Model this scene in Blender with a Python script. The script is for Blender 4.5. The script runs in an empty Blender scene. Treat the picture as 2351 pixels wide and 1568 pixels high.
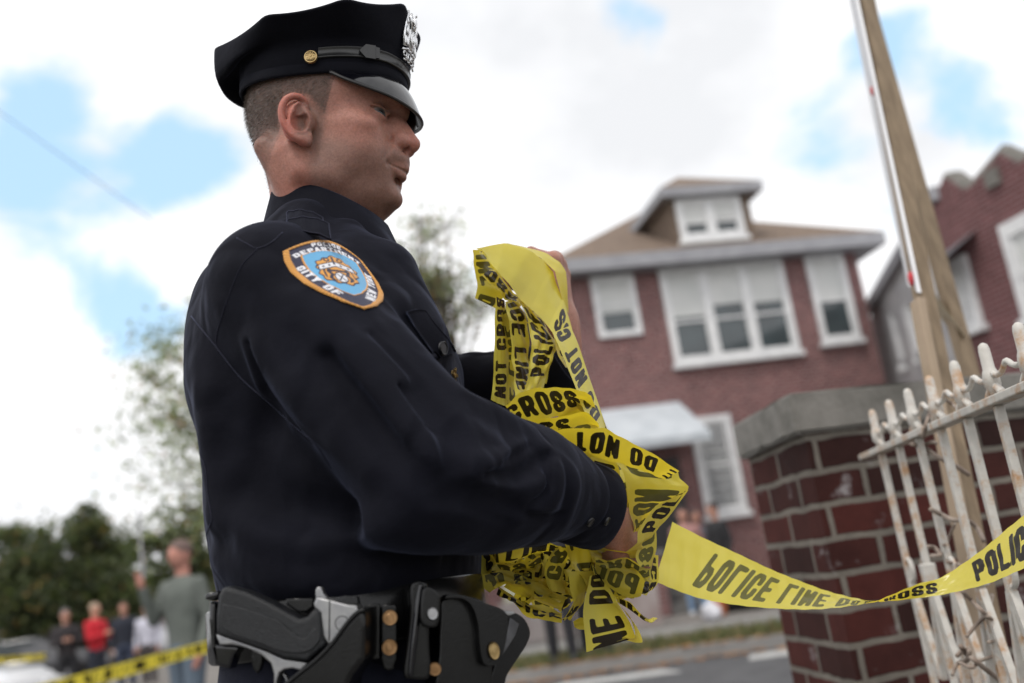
import bpy, bmesh, math, random
import numpy as np
from mathutils import Vector, Matrix, Euler
from mathutils.bvhtree import BVHTree
from math import radians as RAD, sin, cos, pi, sqrt

SC = bpy.context.scene
COL = SC.collection
random.seed(7); RNG = np.random.default_rng(7)

# ------------------------------------------------------------ camera
CAMZ = 1.08; PITCH = RAD(13.3); ROLL = RAD(8.5); FPX = 2286.0
FW = np.array([0, cos(PITCH), sin(PITCH)])
_u0 = np.array([0, -sin(PITCH), cos(PITCH)]); _r0 = np.array([1.0, 0, 0])
RT = cos(ROLL)*_r0 - sin(ROLL)*_u0
UP = sin(ROLL)*_r0 + cos(ROLL)*_u0
CAMP = np.array([0, 0, CAMZ])
cd = bpy.data.cameras.new('camera'); cam = bpy.data.objects.new('camera', cd); COL.objects.link(cam)
cam.matrix_world = Matrix(((RT[0], UP[0], -FW[0], 0), (RT[1], UP[1], -FW[1], 0), (RT[2], UP[2], -FW[2], CAMZ), (0, 0, 0, 1)))
cd.sensor_width = 36; cd.lens = 35; cd.clip_start = 0.05; cd.clip_end = 3000
cd.dof.use_dof = True; cd.dof.focus_distance = 1.13; cd.dof.aperture_fstop = 2.9; cd.dof.aperture_blades = 8
SC.camera = cam
SC.view_settings.view_transform = 'Standard'; SC.view_settings.look = 'None'
SC.view_settings.exposure = 0.45; SC.view_settings.gamma = 1.0
SC.cycles.use_denoising = True
SC.cycles.max_bounces = 7; SC.cycles.diffuse_bounces = 3; SC.cycles.glossy_bounces = 3
SC.cycles.transmission_bounces = 5; SC.cycles.transparent_max_bounces = 12
SC.cycles.caustics_reflective = False; SC.cycles.caustics_refractive = False

# ---- surveying: where a ray of the reference view meets a depth, a plane
def ray(px, py): return FW + (px-1175.5)/FPX*RT - (py-784)/FPX*UP
def W(px, py, d): return CAMP + ray(px, py)*d
def WY(px, py, y): r = ray(px, py); return CAMP + r*(y/r[1])
def WZ(px, py, z): r = ray(px, py); return CAMP + r*((z-CAMZ)/r[2])
def WX(px, py, x): r = ray(px, py); return CAMP + r*(x/r[0])
def WP(px, py, p, n): r = ray(px, py); n = np.array(n, float); return CAMP + r*(np.dot(np.array(p)-CAMP, n)/np.dot(r, n))
def PX(p):
    v = np.array(p)-CAMP; d = v@FW
    return (1175.5+FPX*(v@RT)/d, 784-FPX*(v@UP)/d, d)

# ------------------------------------------------------------ sky, sun
SUN_EL, SUN_AZ = RAD(60), RAD(-155)       # azimuth from +Y towards +X
world = bpy.data.worlds.new('World'); SC.world = world; world.use_nodes = True
wn = world.node_tree.nodes; wl = world.node_tree.links
wn.clear()
wo = wn.new('ShaderNodeOutputWorld'); bgn = wn.new('ShaderNodeBackground')
sky = wn.new('ShaderNodeTexSky'); sky.sky_type = 'NISHITA'; sky.sun_disc = False
sky.sun_elevation = SUN_EL; sky.sun_rotation = SUN_AZ; sky.air_density = 1.0; sky.dust_density = 1.5
geo = wn.new('ShaderNodeTexCoord')
def wmath(op, a, b=None, c=None):
    n = wn.new('ShaderNodeMath'); n.operation = op
    for i, v in enumerate((a, b, c)):
        if v is None: continue
        if isinstance(v, (int, float)): n.inputs[i].default_value = v
        else: wl.new(v, n.inputs[i])
    return n.outputs[0]
def wnoise(scale, detail, rough, off=(0, 0, 0), dist=0.0):
    mp = wn.new('ShaderNodeMapping'); mp.inputs['Location'].default_value = off
    mp.inputs['Scale'].default_value = (1, 1, 1.5)
    wl.new(geo.outputs['Generated'], mp.inputs['Vector'])
    n = wn.new('ShaderNodeTexNoise'); n.inputs['Scale'].default_value = scale
    n.inputs['Detail'].default_value = detail; n.inputs['Roughness'].default_value = rough
    n.inputs['Distortion'].default_value = dist
    wl.new(mp.outputs[0], n.inputs['Vector']); return n.outputs['Fac']
cover = wnoise(4.2, 9, 0.62, (0.3, 0.1, 0.2), 0.35)
cover = wmath('MULTIPLY', wmath('SUBTRACT', cover, 0.5), 2.3)
# openings of blue between the clouds (directions in the sky, angular radius, depth)
HOLES = [((55, 310), .052, .66), ((20, 420), .05, .5), ((350, 415), .05, .46), ((460, 380), .05, .5), ((130, 215), .035, .4), ((235, 640), .055, .70), ((280, 730), .045, .5), ((1470, 10), .05, .42),
         ((1850, 300), .055, .55), ((1990, 90), .035, .45), ((2300, 330), .05, .44), ((2090, 60), .04, .4), ((2060, 470), .035, .3), ((2200, 230), .045, .45), ((240, 1085), .04, .3),
         ((1090, 690), .05, .5), ((400, 760), .04, .4), ((1200, 560), .05, .3)]
tot = None
for (p, r, s) in HOLES:
    d = ray(*p); d = d/np.linalg.norm(d)
    v = wn.new('ShaderNodeVectorMath'); v.operation = 'DISTANCE'; v.inputs[1].default_value = tuple(d)
    wl.new(geo.outputs['Generated'], v.inputs[0])
    g = wmath('MULTIPLY', v.outputs['Value'], 1.0/r)
    g = wmath('MULTIPLY', wmath('EXPONENT', wmath('MULTIPLY', wmath('MULTIPLY', g, g), -1.0)), s)
    tot = g if tot is None else wmath('ADD', tot, g)
blue = wmath('ADD', wmath('SUBTRACT', tot, cover), -0.20)
mr = wn.new('ShaderNodeMapRange'); mr.interpolation_type = 'SMOOTHSTEP'
mr.inputs['From Min'].default_value = 0.05; mr.inputs['From Max'].default_value = 0.50
wl.new(blue, mr.inputs['Value'])
tone = wnoise(2.2, 5, 0.55, (1.7, 0.4, 0.9))
cr = wn.new('ShaderNodeValToRGB'); wl.new(tone, cr.inputs[0])
cr.color_ramp.elements[0].position = 0.36; cr.color_ramp.elements[0].color = (0.66, 0.67, 0.69, 1)
cr.color_ramp.elements[1].position = 0.56; cr.color_ramp.elements[1].color = (0.90, 0.90, 0.91, 1)
skg = wn.new('ShaderNodeVectorMath'); skg.operation = 'SCALE'; skg.inputs['Scale'].default_value = 0.045
wl.new(sky.outputs[0], skg.inputs[0])
ska = wn.new('ShaderNodeVectorMath'); ska.operation = 'ADD'; ska.inputs[1].default_value = (0.34, 0.50, 0.63)
wl.new(skg.outputs[0], ska.inputs[0])
mx = wn.new('ShaderNodeMix'); mx.data_type = 'RGBA'
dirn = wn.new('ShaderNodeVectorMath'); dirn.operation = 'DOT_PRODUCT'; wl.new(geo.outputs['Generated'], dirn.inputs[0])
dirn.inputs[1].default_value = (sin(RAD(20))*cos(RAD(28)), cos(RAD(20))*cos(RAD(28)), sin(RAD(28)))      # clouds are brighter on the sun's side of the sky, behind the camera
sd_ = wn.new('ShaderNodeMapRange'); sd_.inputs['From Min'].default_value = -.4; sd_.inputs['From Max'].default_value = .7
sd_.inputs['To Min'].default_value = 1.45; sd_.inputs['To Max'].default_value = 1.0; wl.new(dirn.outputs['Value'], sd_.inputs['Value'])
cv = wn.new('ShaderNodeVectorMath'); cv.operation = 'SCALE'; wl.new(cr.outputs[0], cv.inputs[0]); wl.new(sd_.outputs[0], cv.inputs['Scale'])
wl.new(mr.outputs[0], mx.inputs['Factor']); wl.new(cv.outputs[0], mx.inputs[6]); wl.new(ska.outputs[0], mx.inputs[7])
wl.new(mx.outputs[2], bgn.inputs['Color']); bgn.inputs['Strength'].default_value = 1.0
wl.new(bgn.outputs[0], wo.inputs[0])
sl = bpy.data.lights.new('sun', 'SUN'); sun = bpy.data.objects.new('sun', sl); COL.objects.link(sun)
sl.energy = 1.3; sl.angle = RAD(14); sl.color = (1.0, 0.95, 0.88)
_sd = Vector((sin(SUN_AZ)*cos(SUN_EL), cos(SUN_AZ)*cos(SUN_EL), sin(SUN_EL)))
sun.rotation_euler = _sd.to_track_quat('Z', 'Y').to_euler()

# ------------------------------------------------------------ materials
def newmat(name):
    m = bpy.data.materials.new(name); m.use_nodes = True
    return m, m.node_tree.nodes, m.node_tree.links, m.node_tree.nodes['Principled BSDF']
def noise(n, l, scale, detail=4, rough=0.55, coord='Object', vscale=(1, 1, 1)):
    tc = n.new('ShaderNodeTexCoord'); mp = n.new('ShaderNodeMapping'); mp.inputs['Scale'].default_value = vscale
    l.new(tc.outputs[coord], mp.inputs[0])
    t = n.new('ShaderNodeTexNoise'); t.inputs['Scale'].default_value = scale
    t.inputs['Detail'].default_value = detail; t.inputs['Roughness'].default_value = rough
    l.new(mp.outputs[0], t.inputs['Vector']); return t.outputs['Fac']
def ramp(n, l, src, stops):
    r = n.new('ShaderNodeValToRGB'); l.new(src, r.inputs[0]); e = r.color_ramp.elements
    while len(e) < len(stops): e.new(0.5)
    for q, (p, c) in zip(e, stops): q.position = p; q.color = tuple(c)+(1,) if len(c) == 3 else c
    return r.outputs[0]
def bump(n, l, b, src, strength=0.3, dist=0.002):
    k = n.new('ShaderNodeBump'); k.inputs['Strength'].default_value = strength; k.inputs['Distance'].default_value = dist
    l.new(src, k.inputs['Height']); l.new(k.outputs[0], b.inputs['Normal']); return k
def mat(name, c1, c2=None, scale=20, rough=0.6, metal=0.0, bmp=0.0, bscale=None, bdist=0.002, coat=0.0, detail=4, lo=.35, hi=.65, vscale=(1, 1, 1), spec=0.5):
    m, n, l, b = newmat(name)
    b.inputs['Base Color'].default_value = (*c1, 1)
    if c2 is not None:
        l.new(ramp(n, l, noise(n, l, scale, detail, vscale=vscale), [(lo, c1), (hi, c2)]), b.inputs['Base Color'])
    b.inputs['Roughness'].default_value = rough; b.inputs['Metallic'].default_value = metal
    b.inputs['Coat Weight'].default_value = coat; b.inputs['Specular IOR Level'].default_value = spec
    if bmp: bump(n, l, b, noise(n, l, bscale or scale*3, 5, vscale=vscale), bmp, bdist)
    return m
def mix(n, l, fac, a, b, mode='MIX'):
    x = n.new('ShaderNodeMix'); x.data_type = 'RGBA'; x.blend_type = mode
    for s, v in ((0, fac), (6, a), (7, b)):
        if isinstance(v, (int, float)): x.inputs[s].default_value = v
        elif isinstance(v, tuple): x.inputs[s].default_value = (*v, 1)[:4]
        else: l.new(v, x.inputs[s])
    return x.outputs[2]

# ------------------------------------------------------------ objects
def link(o, parent=None):
    COL.objects.link(o)
    if parent is not None: o.parent = parent
    return o
def meshobj(name, verts, faces, m, parent=None, smooth=True, mats=None, fmat=None):
    me = bpy.data.meshes.new(name)
    me.from_pydata([tuple(map(float, v)) for v in verts], [], [tuple(map(int, f)) for f in faces]); me.update()
    for x in (mats or [m]): me.materials.append(x)
    if fmat is not None: me.polygons.foreach_set('material_index', fmat)
    if smooth: me.polygons.foreach_set('use_smooth', [True]*len(me.polygons))
    return link(bpy.data.objects.new(name, me), parent)
def bmobj(name, bm, m, parent=None, smooth=False):
    me = bpy.data.meshes.new(name); bmesh.ops.recalc_face_normals(bm, faces=bm.faces[:])
    bm.to_mesh(me); bm.free(); me.materials.append(m)
    if smooth: me.polygons.foreach_set('use_smooth', [True]*len(me.polygons))
    return link(bpy.data.objects.new(name, me), parent)
def empty(name, label, cat, loc=(0, 0, 0), group=None, rotz=0):
    o = bpy.data.objects.new(name, None); COL.objects.link(o); o.location = tuple(float(v) for v in loc)
    o.rotation_euler = (0, 0, rotz); o.empty_display_size = 0.1
    o['label'] = label; o['category'] = cat
    if group: o['group'] = group
    return o
def tag(o, label=None, cat=None, group=None, kind=None):
    for k, v in (('label', label), ('category', cat), ('group', group), ('kind', kind)):
        if v: o[k] = v
    return o
def keepworld(o, parent):
    "parent o while its vertices stay in world coordinates"
    o.parent = parent; o.matrix_parent_inverse = Matrix.Translation(-Vector(parent.location)) if parent.rotation_euler.z == 0 else parent.matrix_basis.inverted()
    return o
def box(bm, c, s, rot=None, bev=0):
    M = Matrix.Translation(Vector(tuple(map(float, c))))
    if rot is not None: M = M @ (rot if isinstance(rot, Matrix) else Euler(rot).to_matrix().to_4x4())
    r = bmesh.ops.create_cube(bm, size=1.0, matrix=M @ Matrix.Diagonal((*s, 1)))
    if bev: bmesh.ops.bevel(bm, geom=list({e for v in r['verts'] for e in v.link_edges}), offset=bev, segments=2, affect='EDGES', profile=0.5)
    return r
def beam(bm, a, b, w, h, upv=(0, 0, 1), bev=0):
    a = Vector(tuple(map(float, a))); b = Vector(tuple(map(float, b))); d = b-a; L = d.length; d = d/L
    u = Vector(upv); s = d.cross(u).normalized(); t = s.cross(d)
    M = Matrix((s, d, t)).transposed().to_4x4(); M.translation = (a+b)/2
    r = bmesh.ops.create_cube(bm, size=1.0, matrix=M @ Matrix.Diagonal((w, L, h, 1)))
    if bev: bmesh.ops.bevel(bm, geom=list({e for v in r['verts'] for e in v.link_edges}), offset=bev, segments=2, affect='EDGES', profile=0.5)
def tube(bm, pts, r, n=8, cap=True):
    pts = [Vector(tuple(map(float, p))) for p in pts]; rs = r if hasattr(r, '__len__') else [r]*len(pts)
    prev = None; rings = []; up = Vector((0.13, 0.21, 1)).normalized()
    for i, p in enumerate(pts):
        d = (pts[min(i+1, len(pts)-1)]-pts[max(i-1, 0)]).normalized()
        s = d.cross(up) if prev is None else prev - d*prev.dot(d)
        if s.length < 1e-4: s = d.orthogonal()
        s.normalize(); prev = s; t = d.cross(s)
        rings.append([bm.verts.new(p+(s*cos(2*pi*k/n)+t*sin(2*pi*k/n))*rs[i]) for k in range(n)])
    for a, b in zip(rings, rings[1:]):
        for k in range(n): bm.faces.new((a[k], a[(k+1) % n], b[(k+1) % n], b[k]))
    if cap: bm.faces.new(rings[0][::-1]); bm.faces.new(rings[-1])
def catmull(P, n):
    "P: (k,d) control rows -> n samples, uniform in parameter"
    P = np.asarray(P, float); k = len(P)
    Q = np.vstack([2*P[0]-P[1], P, 2*P[-1]-P[-2]])
    t = np.linspace(0, k-1, n); i = np.minimum(t.astype(int), k-2); f = (t-i)[:, None]
    a, b, c, d = Q[i], Q[i+1], Q[i+2], Q[i+3]
    return 0.5*((2*b)+(-a+c)*f+(2*a-5*b+4*c-d)*f*f+(-a+3*b-3*c+d)*f**3)

# ------------------------------------------------------------ implicit surfaces
class Field:
    "a distance field on a grid; shapes blend into it; surface nets gives one continuous skin"
    def __init__(s, lo, hi, h):
        s.lo = np.array(lo, float); s.h = h
        s.n = (np.ceil((np.array(hi)-s.lo)/h)).astype(int)+1
        s.f = np.full(s.n, 0.08, np.float32)
        s.ax = [s.lo[i]+h*np.arange(s.n[i]) for i in range(3)]
    def sub(s, lo, hi, pad):
        sl = []
        for i in range(3):
            a = int(np.floor((lo[i]-pad-s.lo[i])/s.h)); b = int(np.ceil((hi[i]+pad-s.lo[i])/s.h))+1
            sl.append(slice(max(a, 0), min(max(b, 0), s.n[i])))
        g = np.meshgrid(*[s.ax[i][sl[i]] for i in range(3)], indexing='ij', sparse=True)
        return tuple(sl), g
    def put(s, sl, d, k, op):
        f = s.f[sl]
        if f.size == 0: return
        if op == 'add':
            h = np.clip(0.5+0.5*(f-d)/k, 0, 1); s.f[sl] = f*(1-h)+d*h-k*h*(1-h)
        elif op == 'cut':
            h = np.clip(0.5-0.5*(f+d)/k, 0, 1); s.f[sl] = f*(1-h)-d*h+k*h*(1-h)
    def ell(s, c, r, k=0.01, op='add', M=None):
        c = np.array(c, float); r = np.array(r, float); R = r.max(); pad = k+0.012+s.h*2
        sl, (x, y, z) = s.sub(c-R, c+R, pad)
        x, y, z = x-c[0], y-c[1], z-c[2]
        if M is not None: x, y, z = (M[0][i]*x+M[1][i]*y+M[2][i]*z for i in range(3))
        k0 = np.sqrt((x/r[0])**2+(y/r[1])**2+(z/r[2])**2); k1 = np.sqrt((x/r[0]**2)**2+(y/r[1]**2)**2+(z/r[2]**2)**2)+1e-9
        s.put(sl, (k0*(k0-1)/k1).astype(np.float32), k, op)
    def cone(s, a, b, ra, rb, k=0.01, op='add', flat=None):
        a = np.array(a, float); b = np.array(b, float); R = max(ra, rb); pad = k+0.012+s.h*2
        sl, (x, y, z) = s.sub(np.minimum(a, b)-R, np.maximum(a, b)+R, pad)
        ba = b-a; L2 = ba@ba+1e-12
        t = np.clip(((x-a[0])*ba[0]+(y-a[1])*ba[1]+(z-a[2])*ba[2])/L2, 0, 1)
        d = np.sqrt((x-a[0]-t*ba[0])**2+(y-a[1]-t*ba[1])**2+(z-a[2]-t*ba[2])**2)-(ra+(rb-ra)*t)
        s.put(sl, d.astype(np.float32), k, op)
    def chain(s, pts, rs, k=0.01, op='add'):
        P = np.array([np.array(p, float) for p in pts]); R = max(rs)
        sl, (x, y, z) = s.sub(P.min(0)-R, P.max(0)+R, k+0.012+s.h*2); D = None
        for i in range(len(P)-1):
            a, ba = P[i], P[i+1]-P[i]; L2 = ba@ba+1e-12
            t = np.clip(((x-a[0])*ba[0]+(y-a[1])*ba[1]+(z-a[2])*ba[2])/L2, 0, 1)
            d = (np.sqrt((x-a[0]-t*ba[0])**2+(y-a[1]-t*ba[1])**2+(z-a[2]-t*ba[2])**2)-(rs[i]+(rs[i+1]-rs[i])*t)).astype(np.float32)
            D = d if D is None else np.minimum(D, d)
        s.put(sl, D, k, op)
    def column(s, zs, cx, cy, a, b, k=0.01, op='add', p=2.0, zr=0.01):
        "upright stack of (super)ellipses, given at heights zs"
        zs = np.array(zs, float); A = max(a); B = max(b)
        sl, (x, y, z) = s.sub((min(cx)-A, min(cy)-B, zs[0]), (max(cx)+A, max(cy)+B, zs[-1]), k+0.02)
        zz = z.ravel(); I = lambda v: np.interp(zz, zs, v)[None, None, :]
        def I(v):
            c = catmull(np.array([zs, v]).T, 12*len(zs)); return np.interp(zz, c[:, 0], c[:, 1])[None, None, :]
        aa, bb = I(a), I(b)
        q = (np.abs((x-I(cx))/aa)**p+np.abs((y-I(cy))/bb)**p)**(1/p)
        d = (q-1)*np.minimum(aa, bb)
        e = np.maximum(zs[0]-z, z-zs[-1])+0*d
        d = np.where(e > -zr, np.sqrt(np.maximum(d+zr, 0)**2+np.maximum(e+zr, 0)**2)-zr+np.minimum(np.maximum(d+zr, e+zr), 0), d)
        s.put(sl, d.astype(np.float32), k, op)
    def mesh(s):
        f = s.f; g = f < 0
        nx, ny, nz = f.shape
        c = [(i, j, k) for i in (0, 1) for j in (0, 1) for k in (0, 1)]
        cnt = np.zeros((nx-1, ny-1, nz-1), np.int8)
        for (i, j, k) in c: cnt += g[i:nx-1+i, j:ny-1+j, k:nz-1+k]
        act = (cnt > 0) & (cnt < 8); ids = np.full(act.shape, -1, np.int64); idx = np.argwhere(act); ids[act] = np.arange(len(idx))
        acc = np.zeros((len(idx), 3)); num = np.zeros(len(idx))
        for ax in range(3):
            for u in (0, 1):
                for v in (0, 1):
                    o0 = [0, 0, 0]; o = [q for q in range(3) if q != ax]; o0[o[0]] = u; o0[o[1]] = v
                    o1 = list(o0); o1[ax] = 1
                    i0 = idx+o0; i1 = idx+o1
                    f0 = f[i0[:, 0], i0[:, 1], i0[:, 2]]; f1 = f[i1[:, 0], i1[:, 1], i1[:, 2]]
                    m = (f0 < 0) != (f1 < 0); t = np.where(m, f0/np.where(m, f0-f1, 1), 0)
                    p = np.array(o0, float)[None, :].repeat(len(idx), 0); p[:, ax] = t
                    acc += p*m[:, None]; num += m
        V = s.lo+(idx+acc/num[:, None])*s.h
        F = []
        for ax in range(3):
            o = [q for q in range(3) if q != ax]
            a = g; sh = [slice(None)]*3; s0 = list(sh); s1 = list(sh); s0[ax] = slice(0, -1); s1[ax] = slice(1, None)
            e = np.argwhere(g[tuple(s0)] != g[tuple(s1)])
            e = e[(e[:, o[0]] > 0) & (e[:, o[1]] > 0) & (e[:, o[0]] < f.shape[o[0]]-1) & (e[:, o[1]] < f.shape[o[1]]-1)]
            ins = g[e[:, 0], e[:, 1], e[:, 2]]
            def cell(du, dv):
                q = e.copy(); q[:, o[0]] -= du; q[:, o[1]] -= dv; return ids[q[:, 0], q[:, 1], q[:, 2]]
            q = np.stack([cell(0, 0), cell(1, 0), cell(1, 1), cell(0, 1)], 1)
            flip = ins if ax != 1 else ~ins
            q[~flip] = q[~flip][:, ::-1]
            F.append(q)
        F = np.vstack(F); F = F[(F >= 0).all(1)]
        return V, F
def fast_mesh(name, V, F, m, parent=None, smooth=True, mats=None):
    me = bpy.data.meshes.new(name); nv, nf = len(V), len(F); w = F.shape[1]
    me.vertices.add(nv); me.vertices.foreach_set('co', np.asarray(V, np.float32).ravel())
    me.loops.add(nf*w); me.loops.foreach_set('vertex_index', np.asarray(F, np.int32).ravel())
    me.polygons.add(nf); me.polygons.foreach_set('loop_start', np.arange(0, nf*w, w, dtype=np.int32))
    me.polygons.foreach_set('loop_total', np.full(nf, w, np.int32))
    me.update(calc_edges=True); me.validate()
    for x in (mats or [m]): me.materials.append(x)
    if smooth: me.polygons.foreach_set('use_smooth', np.ones(nf, bool))
    return link(bpy.data.objects.new(name, me), parent)
def vattr(o, name, vals):
    a = o.data.attributes.new(name, 'FLOAT', 'POINT'); a.data.foreach_set('value', np.asarray(vals, np.float32)); return a
def vcolor(o, name, rgb):
    a = o.data.color_attributes.new(name, 'FLOAT_COLOR', 'POINT')
    c = np.ones((len(rgb), 4), np.float32); c[:, :3] = rgb; a.data.foreach_set('color', c.ravel())
def smoothstep(a, b, x): t = np.clip((x-a)/(b-a), 0, 1); return t*t*(3-2*t)
# ============================================================ setting
def uvwall(name, foot, z0, z1, m, parent=None, closed=True, cap=True, zfun=None):
    "upright walls over a footprint, with a brick-true uv (metres)"
    bm = bmesh.new(); uv = bm.loops.layers.uv.new('UVMap'); n = len(foot); s = 0; top = []; bot = []
    for i in range(n): bot.append(bm.verts.new((foot[i][0], foot[i][1], z0))); top.append(bm.verts.new((foot[i][0], foot[i][1], z1)))
    for i in range(n if closed else n-1):
        j = (i+1) % n; L = math.dist(foot[i], foot[j]); f = bm.faces.new((bot[i], bot[j], top[j], top[i]))
        for lp, w in zip(f.loops, ((s, z0), (s+L, z0), (s+L, z1), (s, z1))): lp[uv].uv = w
        s += L
    if cap and closed: bm.faces.new(top)
    me = bpy.data.meshes.new(name); bm.to_mesh(me); bm.free(); me.materials.append(m)
    o = bpy.data.objects.new(name, me); return link(o, parent)
def brickmat(name, c1, c2, mort, bw=.205, rh=.072, ms=.010, dirt=None, bmp=.6, rough=.85, eff=0.0, warp=0.0):
    m, n, l, b = newmat(name); tc = n.new('ShaderNodeTexCoord'); br = n.new('ShaderNodeTexBrick'); l.new(tc.outputs['UV'], br.inputs['Vector'])
    if warp:
        wn_ = n.new('ShaderNodeTexNoise'); wn_.inputs['Scale'].default_value = 14; wn_.inputs['Detail'].default_value = 5; l.new(tc.outputs['UV'], wn_.inputs['Vector'])
        sb = n.new('ShaderNodeVectorMath'); sb.operation = 'SUBTRACT'; sb.inputs[1].default_value = (.5, .5, .5); l.new(wn_.outputs['Color'], sb.inputs[0])
        sc_ = n.new('ShaderNodeVectorMath'); sc_.operation = 'SCALE'; sc_.inputs['Scale'].default_value = warp*2; l.new(sb.outputs[0], sc_.inputs[0])
        ad = n.new('ShaderNodeVectorMath'); ad.operation = 'ADD'; l.new(tc.outputs['UV'], ad.inputs[0]); l.new(sc_.outputs[0], ad.inputs[1]); l.new(ad.outputs[0], br.inputs['Vector'])
    br.inputs['Scale'].default_value = 1.0; br.inputs['Brick Width'].default_value = bw; br.inputs['Row Height'].default_value = rh; br.inputs['Mortar Size'].default_value = ms
    br.inputs['Mortar Smooth'].default_value = .2; br.inputs['Bias'].default_value = -.1
    br.inputs['Color1'].default_value = (*c1, 1); br.inputs['Color2'].default_value = (*c2, 1); br.inputs['Mortar'].default_value = (*mort, 1)
    col = mix(n, l, 1.0, br.outputs['Color'], ramp(n, l, noise(n, l, 9, 6, .7), [(.25, (.60, .58, .58)), (.75, (1.25, 1.2, 1.2))]), 'MULTIPLY')
    if eff:
        e = ramp(n, l, noise(n, l, 11, 8, .72), [(.60, (0, 0, 0)), (.74, (eff, eff, eff))]); col = mix(n, l, e, col, (.42, .41, .42))
    l.new(col, b.inputs['Base Color']); b.inputs['Roughness'].default_value = rough; b.inputs['Specular IOR Level'].default_value = .15
    k = n.new('ShaderNodeBump'); k.inputs['Strength'].default_value = bmp; k.inputs['Distance'].default_value = .006; k.invert = True
    l.new(br.outputs['Fac'], k.inputs['Height']); k2 = n.new('ShaderNodeBump'); k2.inputs['Strength'].default_value = .5; k2.inputs['Distance'].default_value = .003
    l.new(noise(n, l, 60, 5, .65), k2.inputs['Height']); l.new(k2.outputs[0], k.inputs['Normal']); l.new(k.outputs[0], b.inputs['Normal'])
    return m
M_hbrick = brickmat('house_brick', (.200, .085, .084), (.110, .046, .047), (.33, .26, .25), eff=0)
M_hbrick2 = brickmat('house_brick_dark', (.155, .060, .062), (.12, .045, .047), (.22, .17, .17))
M_pbrick = brickmat('pillar_brick', (.062, .017, .014), (.020, .010, .009), (.15, .14, .12), bw=.215, rh=.071, ms=.0075, eff=.7, bmp=.9, warp=.007)
M_white = mat('white_paint', (.70, .70, .70), (.58, .58, .59), scale=6, rough=.55)
M_trimg = mat('grey_trim', (.24, .24, .26), (.30, .30, .32), scale=4, rough=.6)
M_shingle = mat('roof_shingle', (.115, .082, .062), (.18, .132, .098), scale=9, rough=.95, bmp=.5, bscale=30, bdist=.02)
M_glass = mat('window_glass', (.035, .042, .045), (.05, .065, .07), scale=1.5, rough=.08, spec=.8)
M_blind_refl = mat('roller_blind_or_reflection', (.50, .51, .50), (.58, .58, .57), scale=2, rough=.8)
M_stone = mat('cap_stone', (.115, .110, .098), (.19, .18, .165), scale=14, rough=.95, bmp=.7, bscale=90, bdist=.003, detail=8)
M_asph = mat('asphalt', (.052, .052, .056), (.080, .080, .084), scale=3, rough=.95, bmp=.4, bscale=200, bdist=.004, detail=8)
M_conc = mat('concrete', (.17, .165, .16), (.23, .225, .215), scale=2, rough=.95, bmp=.3, bscale=80)
M_soil = mat('verge_soil', (.13, .11, .08), (.19, .16, .11), scale=5, rough=1, bmp=.6, bscale=40, bdist=.02)
def struct(o): o['kind'] = 'structure'; return o
def slab(name, pts, z0, z1, m):
    bm = bmesh.new(); a = [bm.verts.new((x, y, z1)) for x, y in pts]; b = [bm.verts.new((x, y, z0)) for x, y in pts]; bm.faces.new(a); bm.faces.new(b[::-1])
    for i in range(len(a)): j = (i+1) % len(a); bm.faces.new((a[i], b[i], b[j], a[j]))
    return struct(bmobj(name, bm, m))
slab('ground', [(-900, -300), (900, -300), (900, 1500), (-900, 1500)], -.5, -.02, mat('ground_cover', (.10, .11, .06), (.16, .15, .10), scale=.8, rough=1))
E0 = WZ(1232, 1563, .0); E1 = WZ(1757, 1500, 0); ed = (E1-E0)[:2]; ed = ed/np.linalg.norm(ed)*1.0; ed[1] *= .4; ed /= np.linalg.norm(ed); en = np.array([-ed[1], ed[0]])
K0 = np.array([.9, 11.0])
def L2(s, t): p = K0+ed*s+en*t; return (float(p[0]), float(p[1]))
slab('road', [L2(-60, -7.6), L2(60, -7.6), L2(60, .02), L2(-60, .02)], -.3, 0.0, M_asph)
slab('pavement', [L2(-60, -16), L2(60, -16), L2(60, -7.6), L2(-60, -7.6)], -.3, .13, mat('old_paving', (.12, .115, .11), (.17, .165, .155), scale=2, rough=.95, bmp=.4, bscale=60))
slab('kerb', [L2(-60, 0), L2(60, 0), L2(60, .16), L2(-60, .16)], -.3, .12, M_conc)
slab('verge', [L2(-60, .16), L2(60, .16), L2(60, 1.5), L2(-60, 1.5)], -.3, .115, M_soil)
slab('far_pavement', [L2(-60, 1.5), L2(60, 1.5), L2(60, 3.6), L2(-60, 3.6)], -.3, .125, M_conc)
slab('front_yard', [L2(-60, 3.6), L2(60, 3.6), L2(60, 30), L2(-60, 30)], -.3, .14, mat('yard_paving', (.13, .12, .11), (.18, .165, .15), scale=1.2, rough=.95))
M_line = mat('road_paint', (.42, .42, .41), (.32, .32, .31), scale=7, rough=.8)
slab('crosswalk_marking', [L2(-1.0, -.95), L2(.35, -.95), L2(.15, -.55), L2(-.85, -.55)], -.01, .004, M_line)
slab('crosswalk_marking', [L2(1.0, -.75), L2(2.2, -.75), L2(2.2, -.30), L2(1.05, -.30)], -.01, .004, M_line)
def grass(name, f, cnt, hgt, cols, kind='stuff'):
    V = []; Fc = []; fm = []
    for i in range(cnt):
        x, y, z = f(); a = random.uniform(0, 2*pi); h = hgt*random.uniform(.4, 1.2); w = .012; k = len(V)
        dx, dy = cos(a)*w, sin(a)*w; tx, ty = random.gauss(0, .4)*h, random.gauss(0, .4)*h
        V += [(x-dx, y-dy, z), (x+dx, y+dy, z), (x+tx, y+ty, z+h)]; Fc.append((k, k+1, k+2)); fm.append(random.randrange(len(cols)))
    o = meshobj(name, V, Fc, None, None, False, cols, fm); o['kind'] = kind; return o
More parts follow.
